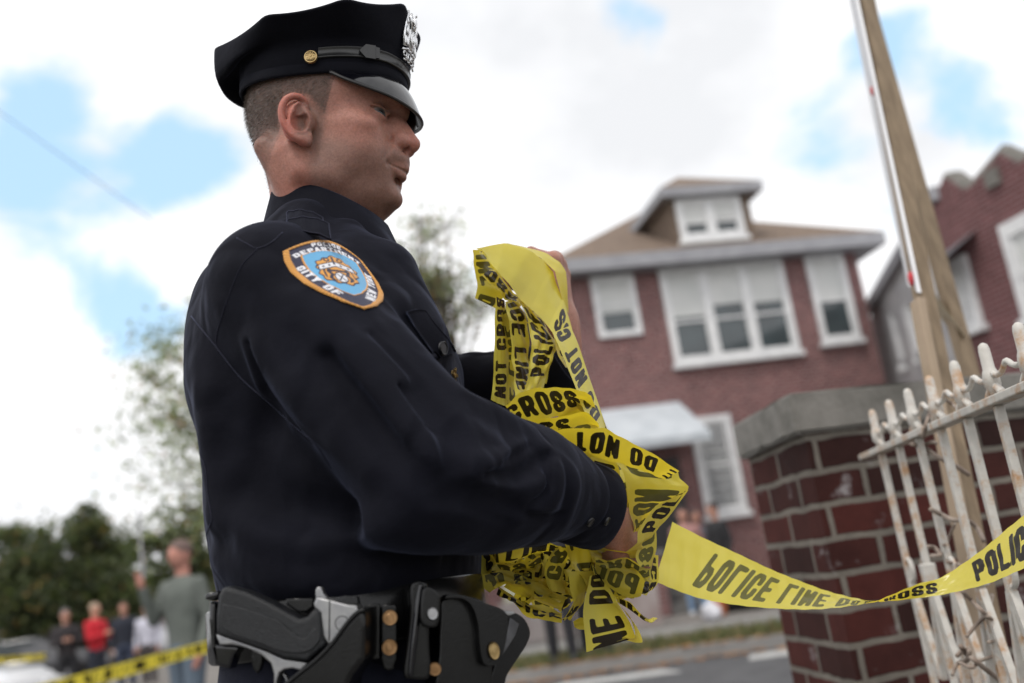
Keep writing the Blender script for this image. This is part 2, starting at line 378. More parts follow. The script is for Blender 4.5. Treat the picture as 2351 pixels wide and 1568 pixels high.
def vf():
    s = random.uniform(-14, 9); t = .25+random.random()**1.0*1.15+.12*sin(s*2); p = L2(s, t); return p[0], p[1], .11
gm = [mat('grass_a', (.06, .085, .025), rough=.9), mat('grass_b', (.11, .12, .045), rough=.9), mat('grass_c', (.17, .13, .06), rough=.9)]
grass('grass', vf, 26000, .12, gm)
lm = [mat('leaf_litter_a', (.32, .16, .06), rough=.9), mat('leaf_litter_b', (.24, .13, .07), rough=.9)]
V = []; Fc = []; fm = []
for i in range(2600):
    s = random.uniform(-12, 8); t = random.gauss(.02, .16); p = L2(s, t-.05); z = .006 if t < .05 else .124; a = random.uniform(0, pi); k = len(V); r = random.uniform(.02, .045)
    for q in range(4): V.append((p[0]+r*cos(a+q*pi/2), p[1]+r*sin(a+q*pi/2), z+random.uniform(0, .02)))
    Fc.append((k, k+1, k+2, k+3)); fm.append(random.randrange(2))
o = meshobj('fallen_leaves', V, Fc, None, None, False, lm, fm); o['kind'] = 'stuff'

class Fac:
    "a vertical facade: origin, direction along it; off > 0 goes into the building"
    def __init__(s, a, b): s.o = np.array([a[0], a[1]]); d = np.array([b[0]-a[0], b[1]-a[1]]); s.L = np.linalg.norm(d); s.u = d/s.L; s.n = np.array([-s.u[1], s.u[0]])
    def pt(s, u, z, off=0): p = s.o+s.u*u+s.n*off; return (p[0], p[1], z)
    def xy(s, u, off=0): p = s.o+s.u*u+s.n*off; return (float(p[0]), float(p[1]))
    def px(s, x, y, off=0):
        o = s.o+s.n*off; p = WP(x, y, (o[0], o[1], 0), (s.n[0], s.n[1], 0)); return float((p[:2]-o)@s.u), float(p[2])
    def box(s, bm, u0, u1, z0, z1, o0, o1, bev=0):
        c = [s.pt(u, z, o) for o in (o0, o1) for z in (z0, z1) for u in (u0, u1)]
        v = [bm.verts.new(p) for p in c]
        for q in ((0, 1, 3, 2), (4, 6, 7, 5), (0, 4, 5, 1), (2, 3, 7, 6), (0, 2, 6, 4), (1, 5, 7, 3)): bm.faces.new([v[i] for i in q])
def window(fac, pxs, parent, n=1, off=0, split=.5, blind=None, sill=True, fr=.085, bars=False, head=0.0):
    "pxs: left, top, right, bottom sighted on the facade"
    (u0, z1), (u1, z0) = pxs; bm = bmesh.new(); d = -.075+off
    fac.box(bm, u0, u0+fr, z0, z1, d, off+.01); fac.box(bm, u1-fr, u1, z0, z1, d, off+.01)
    fac.box(bm, u0+fr, u1-fr, z1-fr-head, z1, d+.002, off+.01); fac.box(bm, u0+fr, u1-fr, z0, z0+fr*.9, d+.002, off+.01)
    w = (u1-u0-2*fr-(n-1)*fr*1.25)/n; cells = []
    for i in range(n):
        a = u0+fr+i*(w+fr*1.25); cells.append((a, a+w))
        if i: fac.box(bm, a-fr*1.25, a, z0+fr*.9, z1-fr-head, d, off+.01)
    zc = z0+(z1-z0)*split; sf = .038
    for a, b in cells:
        for (p, q, r_, t) in ((a, a+sf, z0+fr*.9, z1-fr-head), (b-sf, b, z0+fr*.9, z1-fr-head), (a+sf, b-sf, zc-.02, zc+.025), (a+sf, b-sf, z0+fr*.9, z0+fr*.9+sf), (a+sf, b-sf, z1-fr-head-sf, z1-fr-head)): fac.box(bm, p, q, r_, t, d+.03, off-.002)
        if bars:
            for k in range(1, 7): x = a+(b-a)*k/7; fac.box(bm, x-.012, x+.012, z0+fr, z1-fr-head, d+.012, d+.026)
            for k in range(1, 9): z = z0+fr+(z1-z0-2*fr)*k/9; fac.box(bm, a, b, z-.010, z+.010, d+.008, d+.022)
    fo = bmobj('window', bm, M_white, parent)
    for i, (a, b) in enumerate(cells):
        bm = bmesh.new(); fac.box(bm, a+sf*.5, b-sf*.5, z0+fr*.5, z1-fr*.6, off-.010, off-.004); bmobj('pane', bm, M_glass, fo)
        bl = blind[i] if blind else .45
        if bl > 0:
            bm = bmesh.new(); zt = z1-fr-head; fac.box(bm, a+sf, b-sf, zt-(zt-z0)*bl, zt-.01, off-.028, off-.016); bmobj('blind', bm, M_blind_refl, fo)
    if sill:
        bm = bmesh.new(); fac.box(bm, u0-.05, u1+.05, z0-.10, z0-.002, off-.13, off+.01); bmobj('sill', bm, M_white, fo)
    return fo
def wpx(fac, x0, y0, x1, y1, off=0): return fac.px(x0, y0, off), fac.px(x1, y1, off)
def localise(root):
    for o in list(COL.objects):
        if o.parent is root: o.matrix_parent_inverse = Matrix.Translation(-root.location)
# ------------------------------------------------------------ the brick house with the dormer
A1 = W(1312, 650, 19.4); B1 = W(1965, 590, 20.55); H1 = Fac(A1, B1)
house = empty('brick_house', 'two storey brick house with brown hip roof, dormer and wide triple window', 'house', (*H1.xy(H1.L/2, 3), .14))
L_ = H1.L; ZE = 6.62; DEP = 9.0
uvwall('wall', [H1.xy(0), H1.xy(L_), H1.xy(L_, DEP), H1.xy(0, DEP)], .14, ZE, M_hbrick, house)
ov = .47; bm = bmesh.new(); H1.box(bm, -ov, L_+ov, ZE-.06, ZE+.20, -ov, DEP+ov); bmobj('eaves', bm, M_trimg, house)
bm = bmesh.new(); r4 = [bm.verts.new(H1.pt(u, ZE+.20, o_)) for u, o_ in ((-ov, -ov), (L_+ov, -ov), (L_+ov, DEP+ov), (-ov, DEP+ov))]
ap = [bm.verts.new(H1.pt(u, ZE+2.6, o_)) for u, o_ in ((L_/2, 3.8), (L_/2, DEP-3.6))]
bm.faces.new((r4[0], r4[1], ap[0])); bm.faces.new((r4[1], r4[2], ap[1], ap[0])); bm.faces.new((r4[2], r4[3], ap[1])); bm.faces.new((r4[3], r4[0], ap[0], ap[1]))
bmobj('roof', bm, M_shingle, house)
def hw(x0, y0, x1, y1, **k): return window(H1, (H1.px(x0, y0), H1.px(x1, y1)), house, **k)
hw(1352, 640, 1475, 768, split=.52, blind=[.58], sill=False)
hw(1508, 618, 1836, 806, n=3, split=.42, blind=[.50, .40, .42], fr=.11)  # middle pale sheet stands in for light reflected in the upper pane
hw(1842, 588, 1975, 778, split=.46, blind=[.5], fr=.10)
hw(1578, 962, 1716, 1172, split=.5, blind=[0], bars=True, fr=.13)
# stone string under the bay and a soldier course
bm = bmesh.new(); u0, z0 = H1.px(1372, 950); u1, z1 = H1.px(1560, 935); zb = H1.px(1370, 1040)[1]
a = [H1.pt(u0, z0+.05, -.01), H1.pt(u1, z0+.05, -.01), H1.pt(u1+.12, zb, -1.05), H1.pt(u0-.12, zb, -1.05)]
v = [bm.verts.new(p) for p in a]+[bm.verts.new((p[0], p[1], p[2]-.06)) for p in a]
v2 = [bm.verts.new(H1.pt(u1+.12, zb-.14, -1.05)), bm.verts.new(H1.pt(u0-.12, zb-.14, -1.05))]
for q in ((0, 1, 2, 3), (7, 6, 5, 4), (0, 4, 5, 1), (1, 5, 6, 2), (3, 7, 4, 0)): bm.faces.new([v[i] for i in q])
bm.faces.new((v[3], v[2], v2[0], v2[1]))
bmobj('awning', bm, mat('awning_white', (.40, .43, .46), (.48, .51, .54), scale=3, rough=.6), house)
bm = bmesh.new(); u, z = H1.px(1508, 1055); ub = H1.px(1556, 1055)[0]; H1.box(bm, u-.5, ub, .14, z, -.03, .02); bmobj('door', bm, mat('door_dark', (.018, .017, .018), (.03, .03, .03), scale=5, rough=.4), house)
bm = bmesh.new()
for k in range(5): H1.box(bm, -.1+.02*k, ub+.5-.02*k, .14+.17*k if 0 else .14, .14+.17*(k+1), -1.9+.3*k, -.01*k-.02)
bmobj('steps', bm, M_conc, house)
# dormer
DO = -.2; P1 = H1.px(1537, 462, DO); P2 = H1.px(1716, 500, DO); du0, du1 = P1[0], H1.px(1714, 440, DO)[0]; dzt = H1.px(1620, 452, DO)[1]; dzb = 6.7
bm = bmesh.new(); H1.box(bm, du0, du1, dzb, dzt, DO, DO+3.2); dm = bmobj('dormer', bm, M_shingle, house)
bm = bmesh.new(); e_ = .25; H1.box(bm, du0-e_, du1+e_, dzt-.02, dzt+.17, DO-e_, DO+3.4); bmobj('dormer_eaves', bm, M_trimg, dm)
bm = bmesh.new(); r4 = [bm.verts.new(H1.pt(u, dzt+.17, o_)) for u, o_ in ((du0-e_, DO-e_), (du1+e_, DO-e_), (du1+e_, DO+3.4), (du0-e_, DO+3.4))]
a1 = bm.verts.new(H1.pt((du0+du1)/2-.02, dzt+1.0, DO+1.3)); a2 = bm.verts.new(H1.pt((du0+du1)/2, dzt+1.0, DO+3.4))
bm.faces.new((r4[0], r4[1], a1)); bm.faces.new((r4[1], r4[2], a2, a1)); bm.faces.new((r4[2], r4[3], a2)); bm.faces.new((r4[3], r4[0], a1, a2)); bmobj('dormer_roof', bm, M_shingle, dm)
dw = window(H1, (H1.px(1546, 462, DO), H1.px(1712, 542, DO)), house, n=2, off=DO, split=.42, blind=[.5, .45], fr=.11)
localise(house)
for nm, px_, off_ in (('downpipe', 0, 0),):
    pass
# ------------------------------------------------------------ low front wall piers of brick
def pier(x, y, d, w, hgt, lab):
    g = W(x, y, d); c = np.array([g[0], g[1]]); o = empty('brick_pier', lab, 'pier', (c[0], c[1], .14), 'brick piers of the front yard')
    f = [(c[0]-w/2, c[1]-w/2), (c[0]+w/2, c[1]-w/2), (c[0]+w/2, c[1]+w/2), (c[0]-w/2, c[1]+w/2)]
    uvwall('shaft', f, .12, hgt, M_hbrick, o); bm = bmesh.new(); box(bm, (c[0], c[1], hgt+.04), (w+.1, w+.1, .08)); bmobj('cap', bm, M_conc, o); localise(o)
pier(1508, 1400, 16.3, .42, 1.12, 'brick pier standing under the bunched tape, in front of the house')
pier(1130, 1400, 16.0, .40, 1.1, 'brick pier glimpsed between the shirt front and the hanging tape')
fw = Fac(L2(-2.2, 4.3), L2(.2, 4.3)); o = uvwall('garden_wall', [fw.xy(0), fw.xy(fw.L), fw.xy(fw.L, .2), fw.xy(0, .2)], .12, .75, mat('faded_wall', (.24, .19, .18), (.36, .33, .32), scale=1.5, rough=.9)); tag(o, 'low faded garden wall behind the dark trouser legs', 'wall')
# ------------------------------------------------------------ grey-white neighbour with narrow windows
A2 = W(2003, 720, 21.6); B2 = W(2150, 620, 15.6); H2 = Fac(A2, B2)
nb = empty('grey_house', 'pale grey stucco house wing with two narrow windows between the two brick houses', 'house', (*H2.xy(H2.L/2, 2), .14))
z2 = H2.px(2060, 628)[1]
uvwall('wall', [H2.xy(-1.3), H2.xy(H2.L+1.2), H2.xy(H2.L+1.2, 5), H2.xy(-1.3, 5)], .14, z2, mat('stucco', (.36, .35, .36), (.44, .43, .43), scale=2, rough=.95), nb)
bm = bmesh.new(); H2.box(bm, -.12, H2.L+1.4, z2, z2+.20, -.16, 5.2); bmobj('eaves', bm, M_trimg, nb)
window(H2, (H2.px(2048, 720), H2.px(2078, 838)), nb, blind=[.35], fr=.10, split=.6)
window(H2, (H2.px(2086, 700), H2.px(2112, 822)), nb, blind=[.35], fr=.10, split=.6)
localise(nb)
# ------------------------------------------------------------ the darker brick house at the right edge
A3 = W(2150, 560, 14.6); B3 = W(2351, 480, 12.9); H3 = Fac(A3, B3)
h3 = empty('gabled_brick_house', 'dark red brick house with zigzag parapet cut by the right edge of the photo', 'house', (*H3.xy(2, 2), .14))
prof = [H3.px(x, y) for x, y in [(2136, 510), (2163, 411), (2177, 412), (2210, 437), (2229, 427), (2292, 352), (2336, 375), (2351, 366), (2400, 300), (2470, 330)]]
prof = [(-.12, prof[0][1])]+prof[1:]+[(prof[-1][0]+3, prof[-1][1])]
bm = bmesh.new(); uv = bm.loops.layers.uv.new('UVMap'); P = [(prof[0][0], .14)]+prof+[(prof[-1][0], .14)]
f1 = [bm.verts.new(H3.pt(u, z, 0)) for u, z in P]; f2 = [bm.verts.new(H3.pt(u, z, .35)) for u, z in P]
fc = bm.faces.new(f1)
for lp, (u, z) in zip(fc.loops, P): lp[uv].uv = (u, z)
fb = bm.faces.new(f2[::-1])
for lp, (u, z) in zip(fb.loops, P[::-1]): lp[uv].uv = (u, z)
for i in range(len(P)): j = (i+1) % len(P); bm.faces.new((f1[i], f2[i], f2[j], f1[j]))
me = bpy.data.meshes.new('wall'); bm.to_mesh(me); bm.free(); me.materials.append(M_hbrick2); link(bpy.data.objects.new('wall', me), h3)
uvwall('side_wall', [H3.xy(-.12, .35), H3.xy(prof[-1][0], .35), H3.xy(prof[-1][0], 9), H3.xy(-.12, 9)], .14, prof[0][1]-.3, M_hbrick2, h3)
bm = bmesh.new(); tube(bm, [H3.pt(u, z+.02, .15) for u, z in prof], .12, 6); bmobj('coping', bm, M_stone, h3)
window(H3, (H3.px(2186, 600), H3.px(2262, 742)), h3, blind=[.35], fr=.13, split=.5)
window(H3, (H3.px(2300, 520), H3.px(2440, 700)), h3, blind=[.55], fr=.15, split=.45, head=.05)
bm = bmesh.new(); u, z = H3.px(2282, 408); H3.box(bm, u-.12, u+.12, z-.12, z+.12, -.06, .02); bmobj('stone_block', bm, M_stone, h3)
bm = bmesh.new(); u0, z0 = H3.px(2160, 660); u1, z1 = H3.px(2215, 560)
v = [bm.verts.new(H3.pt(*q)) for q in ((u0-.1, z0, -.7), (u1+.3, z0+.1, -.7), (u1+.3, z1+.1, -.01), (u0-.1, z1, -.01))]; bm.faces.new(v)
bmesh.ops.solidify(bm, geom=bm.faces[:], thickness=.08); bmobj('porch_roof', bm, M_trimg, h3)
localise(h3)
# ------------------------------------------------------------ foreground pillar of the gate
ZC = 1.375; cs = [WZ(x, y, ZC)[:2] for x, y in [(1680, 978), (1783, 916), (1812, 902), (2140, 872)]]
dr = cs[3]-cs[2]; dr /= np.linalg.norm(dr); dl = cs[0]-cs[1]; dl /= np.linalg.norm(dl)
c0_, c1_, c2_ = cs[0], cs[1], cs[2]; c3_ = cs[2]+dr*.72; c4_ = c3_+(c0_-c1_)*1.1
foot = [c0_, c1_, c2_, c3_, c4_]
pil = empty('brick_pillar', 'weathered dark brick gate pillar with rough stone cap beside the white iron gate', 'pillar', (float(cs[2][0]+.2), float(cs[2][1]+.3), .13))
bm = bmesh.new(); T_ = [bm.verts.new((*map(float, p), ZC)) for p in foot]; B_ = [bm.verts.new((*map(float, p), ZC-.088)) for p in foot]; bm.faces.new(T_); bm.faces.new(B_[::-1])
for i in range(5): j = (i+1) % 5; bm.faces.new((T_[i], B_[i], B_[j], T_[j]))
bmesh.ops.recalc_face_normals(bm, faces=bm.faces[:]); bmesh.ops.bevel(bm, geom=bm.edges[:], offset=.007, segments=3, affect='EDGES')
bmesh.ops.subdivide_edges(bm, edges=[e for e in bm.edges if e.calc_length() > .1], cuts=6, use_grid_fill=True)
for v in bm.verts: v.co += Vector((random.gauss(0, .0016), random.gauss(0, .0016), random.gauss(0, .0014)))
bmobj('cap', bm, M_stone, pil, False)
ctr = sum(foot)/5; fb_ = [tuple(map(float, p+(ctr-p)/np.linalg.norm(ctr-p)*.026)) for p in foot]
sh = uvwall('shaft', fb_, .13, ZC-.088, M_pbrick, pil)
localise(pil)
# ------------------------------------------------------------ white iron gate
M_iron = None
def ironmat():
    m, n, l, b = newmat('rusty_white_iron')
    nz = noise(n, l, 28, 7, .7); e = ramp(n, l, nz, [(.50, (0, 0, 0)), (.66, (1, 1, 1))])
    c = mix(n, l, e, ramp(n, l, noise(n, l, 60, 5), [(.3, (.42, .40, .37)), (.7, (.52, .50, .46))]), (.38, .22, .11))
    l.new(c, b.inputs['Base Color']); b.inputs['Roughness'].default_value = .55; bump(n, l, b, noise(n, l, 160, 5, .7), .5, .001); return m
M_iron = ironmat(); ZR = 1.218
ga, gb = WZ(1993, 1046, ZR)[:2], WZ(2351, 893, ZR)[:2]; gd = (gb-ga); gL = np.linalg.norm(gd); gd /= gL; gn = np.array([gd[1], -gd[0]])
gate = empty('iron_gate', 'white painted iron gate with rounded finials, rust showing along its rail', 'gate', (float(ga[0]), float(ga[1]), .13))
def gp_(s, z, off=0): p = ga+gd*s+gn*off; return np.array([p[0], p[1], z])
bm = bmesh.new(); beam(bm, gp_(-.02, ZR), gp_(1.25, ZR), .030, .012, bev=.002); bmobj('top_rail', bm, M_iron, gate)
bm = bmesh.new(); beam(bm, gp_(-.02, .30), gp_(1.25, .30), .030, .012, bev=.002); bmobj('bottom_rail', bm, M_iron, gate)
pxs = [2020, 2062, 2110, 2166, 2228, 2294, 2371]; ss = []
for x in pxs:
    y = 1046+(x-1993)*(893-1046)/(2351-1993); p = WZ(x-4, y, ZR)[:2]; ss.append(float((p-ga)@gd))
sp = (ss[-1]-ss[0])/6; ss = [ss[0]+sp*i for i in range(9)]
for i, s in enumerate(ss):
    bm = bmesh.new(); beam(bm, gp_(s, .16), gp_(s, ZR-.007), .0120, .0120, upv=(gd[0], gd[1], 0), bev=.0015); b_ = bmobj('bar', bm, M_iron, gate)
    bm = bmesh.new(); tube(bm, [gp_(s, ZR+.006), gp_(s, ZR+.014), gp_(s, ZR+.020), gp_(s, ZR+.034), gp_(s, ZR+.040), gp_(s, ZR+.044), gp_(s, ZR+.070), gp_(s, ZR+.077), gp_(s, ZR+.080)], [.006, .006, .0108, .0108, .0096, .0080, .0076, .0060, .0022], 12)
    bmobj('finial', bm, M_iron, gate, True)
for s0, s1 in zip(ss, ss[1:]):
    m_ = (s0+s1)/2; h_ = (s1-s0)/2; bm = bmesh.new()
    P = catmull([gp_(s0+.008, ZR+.036), gp_(s0+h_*.40, ZR+.031), gp_(s0+h_*.7, ZR+.034), gp_(m_, ZR+.043), gp_(s1-h_*.7, ZR+.034), gp_(s1-h_*.40, ZR+.031), gp_(s1-.008, ZR+.036)], 26); tube(bm, P, .0040, 8)
    P = catmull([gp_(s0+.004, ZR+.020), gp_(s0+h_*.3, ZR+.012), gp_(s0+h_*.4, ZR+.007)], 8); tube(bm, P, .0055, 7)
    P = catmull([gp_(s1-.004, ZR+.020), gp_(s1-h_*.3, ZR+.012), gp_(s1-h_*.4, ZR+.007)], 8); tube(bm, P, .0055, 7)
    bmobj('scroll', bm, M_iron, gate, True)
for i, (s0, s1) in enumerate(zip(ss, ss[1:])):
    bm = bmesh.new(); zc = .992; m_ = (s0+s1)/2
    if i % 2 == 0:
        for s_, zz in ((s0, zc), (s1, zc)):
            tube(bm, [gp_(s_+(m_-s_)*.45*(1-cos(a))*.5+.0, zz-.002+.020*sin(a)) for a in np.linspace(0, pi*1.6, 16)], .0045, 7)
    bm2 = bm
    beam(bm2, gp_(s0+.004, zc-.03), gp_(m_-.004, .80), .011, .011, upv=(gd[0], gd[1], 0)); beam(bm2, gp_(s1-.004, zc-.03), gp_(m_+.004, .80), .011, .011, upv=(gd[0], gd[1], 0))
    bmobj('brace', bm2, M_iron, gate)
for i, s in enumerate(ss):
    if i % 2: 
        bm = bmesh.new(); box(bm, gp_(s, .985), (.024, .024, .034), (0, 0, math.atan2(gd[1], gd[0])), .003); bmobj('collar', bm, M_iron, gate)
localise(gate)
# wires and dead vine twisted through the bars
M_vine = mat('vine_bark', (.20, .15, .12), (.30, .25, .21), scale=60, rough=.9)
bm = bmesh.new()
def z6(x, y): return (1928+x*.2999, 705.3+y*.2999)
def z7(x, y): return (1928+x*.2753, 1136.4+y*.2753)
for conv, pts, d, r in ((z6, [(745, 690), (700, 780), (660, 900), (640, 1000)], 1.62, .0030), (z6, [(560, 1050), (640, 1070), (760, 1150), (880, 1210), (985, 1280)], 1.68, .0040), (z6, [(800, 700), (860, 740), (900, 775)], 1.70, .003),
    (z6, [(540, 1045), (620, 1060), (700, 1035), (740, 1040)], 1.7, .003), (z7, [(760, 120), (850, 165), (950, 210), (1050, 205), (1140, 270), (1200, 380)], 1.62, .0040), (z7, [(960, 240), (900, 380), (870, 420)], 1.66, .0026), (z7, [(740, 430), (790, 440), (840, 500), (760, 510)], 1.66, .0036),
    (z7, [(1020, 800), (1100, 880), (1180, 960), (1240, 1000), (1270, 830)], 1.5, .0034), (z7, [(900, 560), (960, 570), (1010, 590)], 1.6, .003), (z7, [(1010, 1260), (1060, 1330), (1130, 1380), (1250, 1480), (1340, 1540)], 1.5, .0040), (z7, [(980, 1340), (1030, 1290), (1080, 1300), (1060, 1380), (990, 1400)], 1.52, .0036),
    (z7, [(1060, 1180), (1160, 1060), (1230, 1010), (1300, 1080), (1340, 1190), (1240, 1230)], 1.5, .0028), (z7, [(940, 1500), (990, 1400), (1100, 1440), (1180, 1380), (1330, 1330)], 1.5, .0028)):
    P = [W(*conv(*p), d+.03*sin(i*2.1)) for i, p in enumerate(pts)]; tube(bm, catmull(P, 24), r, 7)
tag(bmobj('vine', bm, M_vine, None, True), 'bare grey vine stems twisted around the bars of the white gate', 'vine')
# ------------------------------------------------------------ placards on wooden stakes
M_wood = mat('stake_wood', (.15, .108, .068), (.23, .17, .11), scale=10, rough=.8, bmp=.4, bscale=60, vscale=(6, 6, .8), detail=6)
M_board = mat('white_board', (.60, .60, .62), (.66, .66, .68), scale=8, rough=.55)
M_red = mat('red_print', (.50, .03, .04), rough=.5)
def stake(name, lab, pts, w, t):
    o = empty(name, lab, 'placard', tuple(W(*pts[-1])), 'wooden placards leaning by the pillar'); a, b = W(*pts[0]), W(*pts[-1]); bm = bmesh.new()
    beam(bm, a, b, w, t, upv=(0.3, -1, 0), bev=.003); keepworld(bmobj('stake', bm, M_wood, None), o); return o
def board(o, q, th=.010, marks=()):
    P = [W(*p) for p in q]; n = np.cross(P[1]-P[0], P[3]-P[0]); n /= np.linalg.norm(n); bm = bmesh.new()
    a = [bm.verts.new(tuple(p)) for p in P]; b = [bm.verts.new(tuple(p+n*th)) for p in P]; bm.faces.new(a); bm.faces.new(b[::-1])
    for i in range(4): j = (i+1) % 4; bm.faces.new((a[i], b[i], b[j], a[j]))
    keepworld(bmobj('board', bm, M_board, None), o)
    for (x, y, d, r) in marks:
        c = W(x, y, d); bm = bmesh.new(); bmesh.ops.create_uvsphere(bm, u_segments=12, v_segments=8, radius=1, matrix=Matrix.Translation(Vector(tuple(c))) @ Matrix.Diagonal((r*.45, r, r*1.3, 1))); keepworld(bmobj('red_mark', bm, M_red, None, True), o)
s1 = stake('placard', 'pale wooden stake of the nearer placard, its white board seen edge on with red marks', [(1975, -60, 2.45), (2298, 1568, 1.72)], .036, .028)
bm = bmesh.new(); beam(bm, W(2106, 690, 2.02), W(2262, 1500, 1.66), .018, .03, upv=(.3, -1, 0), bev=.003); keepworld(bmobj('stake_pale_strip', bm, mat('stake_wood_pale', (.24, .18, .12), (.30, .23, .165), scale=10, rough=.8), None), s1)  # separate paler strip along the left face of the stake
board(s1, [(1938, -60, 2.62), (1953, -60, 2.41), (2108, 672, 2.02), (2083, 655, 2.18)], .006, [(2003, 209, 2.32, .009), (2092, 640, 2.07, .012)])
s2 = stake('placard', 'darker wooden stake of the placard behind, tilted board below its white edge', [(1971, -60, 3.0), (2390, 1440, 2.15)], .036, .030)
board(s2, [(2092, 430, 2.67), (2104, 430, 2.68), (2166, 690, 2.52), (2138, 664, 2.52)], .006)
P = [(2136, 662, 2.47), (2218, 772, 2.42), (2206, 786, 2.50), (2150, 720, 2.55)]; bm = bmesh.new()
P = [W(*p) for p in P]; bm.faces.new([bm.verts.new(tuple(p)) for p in P]); bmesh.ops.solidify(bm, geom=bm.faces[:], thickness=.02); keepworld(bmobj('board_end', bm, mat('board_edge', (.45, .39, .30), rough=.8), None), s2)
# ------------------------------------------------------------ trees
def leafmat(name, c):
    m, n, l, b = newmat(name); b.inputs['Base Color'].default_value = (*c, 1); b.inputs['Roughness'].default_value = .7
    t = n.new('ShaderNodeBsdfTranslucent'); t.inputs['Color'].default_value = (c[0]*1.6, c[1]*1.9, c[2]*1.1, 1); x = n.new('ShaderNodeMixShader'); x.inputs[0].default_value = .45
    l.new(b.outputs[0], x.inputs[1]); l.new(t.outputs[0], x.inputs[2]); l.new(x.outputs[0], n['Material Output'].inputs['Surface']); return m
M_leaf = [leafmat('leaf_dark', (.050, .062, .030)), leafmat('leaf_mid', (.085, .098, .045)), leafmat('leaf_light', (.13, .135, .055)), leafmat('leaf_autumn', (.24, .15, .055))]
M_leaf_hazed = [leafmat('leaf_hazed_grey', (.13, .145, .095)), leafmat('leaf_hazed_pale', (.20, .215, .14)), leafmat('leaf_hazed_bright', (.28, .29, .18)), leafmat('leaf_rust', (.26, .16, .08))]  # paler leaf set: glare and haze are mixed into the leaf colours
M_bark = mat('bark', (.07, .055, .045), (.12, .10, .08), scale=20, rough=.95, bmp=.6, bscale=60, bdist=.01)
def tree(lab, base, ctr, rad, nclump, nleaf, lsize, wts, seed, group=None, tr=.16, spread=.22, cat='tree', lm_=None, nbr=16, twigs=0):
    R = np.random.default_rng(seed); ctr = np.array(ctr); rad = np.array(rad)
    o = empty('tree', lab, cat, base, group)
    d = R.normal(size=(nclump, 3)); d /= np.linalg.norm(d, axis=1, keepdims=True); rr = R.random(nclump)**.45
    C = ctr+d*rad*rr[:, None]; V = []; Fm = []
    which = R.integers(0, nclump, nleaf); sz = spread*rad.mean()*(.5+R.random(nclump))
    P = C[which]+R.normal(size=(nleaf, 3))*sz[which][:, None]*np.array([1, 1, .7])
    a = R.normal(size=(nleaf, 3)); a /= np.linalg.norm(a, axis=1, keepdims=True); b = np.cross(a, R.normal(size=(nleaf, 3))); b /= np.linalg.norm(b, axis=1, keepdims=True)
    s = lsize*(.6+.8*R.random(nleaf))[:, None]
    VV = np.stack([P-a*s, P+b*s*.5, P+a*s, P-b*s*.5], 1).reshape(-1, 3); Fq = np.arange(nleaf*4).reshape(-1, 4)
    cr_ = fast_mesh('crown', VV, Fq, None, None, False, lm_ or M_leaf); cr_.data.polygons.foreach_set('material_index', R.choice(4, nleaf, p=wts)[:len(cr_.data.polygons)].astype(np.int32)); keepworld(cr_, o)
    bm = bmesh.new(); b0 = np.array(base, float); top = ctr+np.array([0, 0, rad[2]*.2]); mid_ = b0*.5+ctr*.5+R.normal(size=3)*.05
    tube(bm, catmull([b0, mid_, ctr-np.array([0, 0, rad[2]*.3]), top], 12), list(np.linspace(tr, tr*.25, 12)), 8)
    for ci in R.choice(nclump, min(nclump, nbr), replace=False):
        c = C[ci]
        for tw in P[which == ci][:twigs]: tube(bm, [c, c*.5+tw*.5+R.normal(size=3)*.02, tw], [.007, .005, .003], 3, False)
       
        q = b0*.3+top*.7 if R.random() < .5 else ctr-np.array([0, 0, rad[2]*.35]); tube(bm, catmull([q, q*.5+c*.5+R.normal(size=3)*.1, c], 7), list(np.linspace(tr*.3, .012, 7)), 5)
    keepworld(bmobj('trunk', bm, M_bark, None, True), o); return o
c_ = W(690, 925, 14.5); tree('broad thin-leaved street tree spreading behind the man in uniform', (c_[0], c_[1], .1), c_, (2.6, 1.8, 2.2), 140, 22000, .045, [.42, .34, .16, .08], 3, tr=.14, spread=.12, lm_=M_leaf_hazed, nbr=100, twigs=10)
c_ = W(1010, 640, 14.0); tree('slender tree with sparse yellowing leaves between his chest and the raised tape', (c_[0], c_[1], .1), c_, (.85, .8, 1.0), 34, 2200, .040, [.28, .32, .22, .18], 5, tr=.09, spread=.24, lm_=M_leaf_hazed, nbr=34, twigs=10)
for lab, x, y, d, r, n, sd in (('dark round tree at the left edge, reddish leaves on one side', 20, 1350, 30, (1.9, 1.8, 2.3), 9000, 11), ('tall dark tree with a ragged top above the man in red', 195, 1330, 32, (1.9, 1.8, 2.2), 11000, 12), ('bushy low tree right of the ragged dark one', 262, 1395, 31, (1.0, 1.2, 1.3), 5000, 13), ('olive green tree behind the man in the grey-green shirt', 420, 1285, 27, (1.25, 1.2, 1.35), 4200, 14), ('dark undergrowth tree between the two dark crowns', 120, 1420, 31, (1.7, 1.4, .9), 6000, 15)):
    c_ = W(x, y, d); tree(lab, (c_[0], c_[1], 0), c_, r, 46, n, .10, [.55, .33, .08, .04], sd, 'trees at the far end of the street', spread=.17)
c_ = W(190, 1215, 32); tree('thin leafy shoot rising over the ragged dark tree', (c_[0], c_[1]+.6, 0), c_, (.75, .7, .85), 24, 1500, .09, [.5, .35, .1, .05], 16, 'trees at the far end of the street', tr=.09, spread=.16)
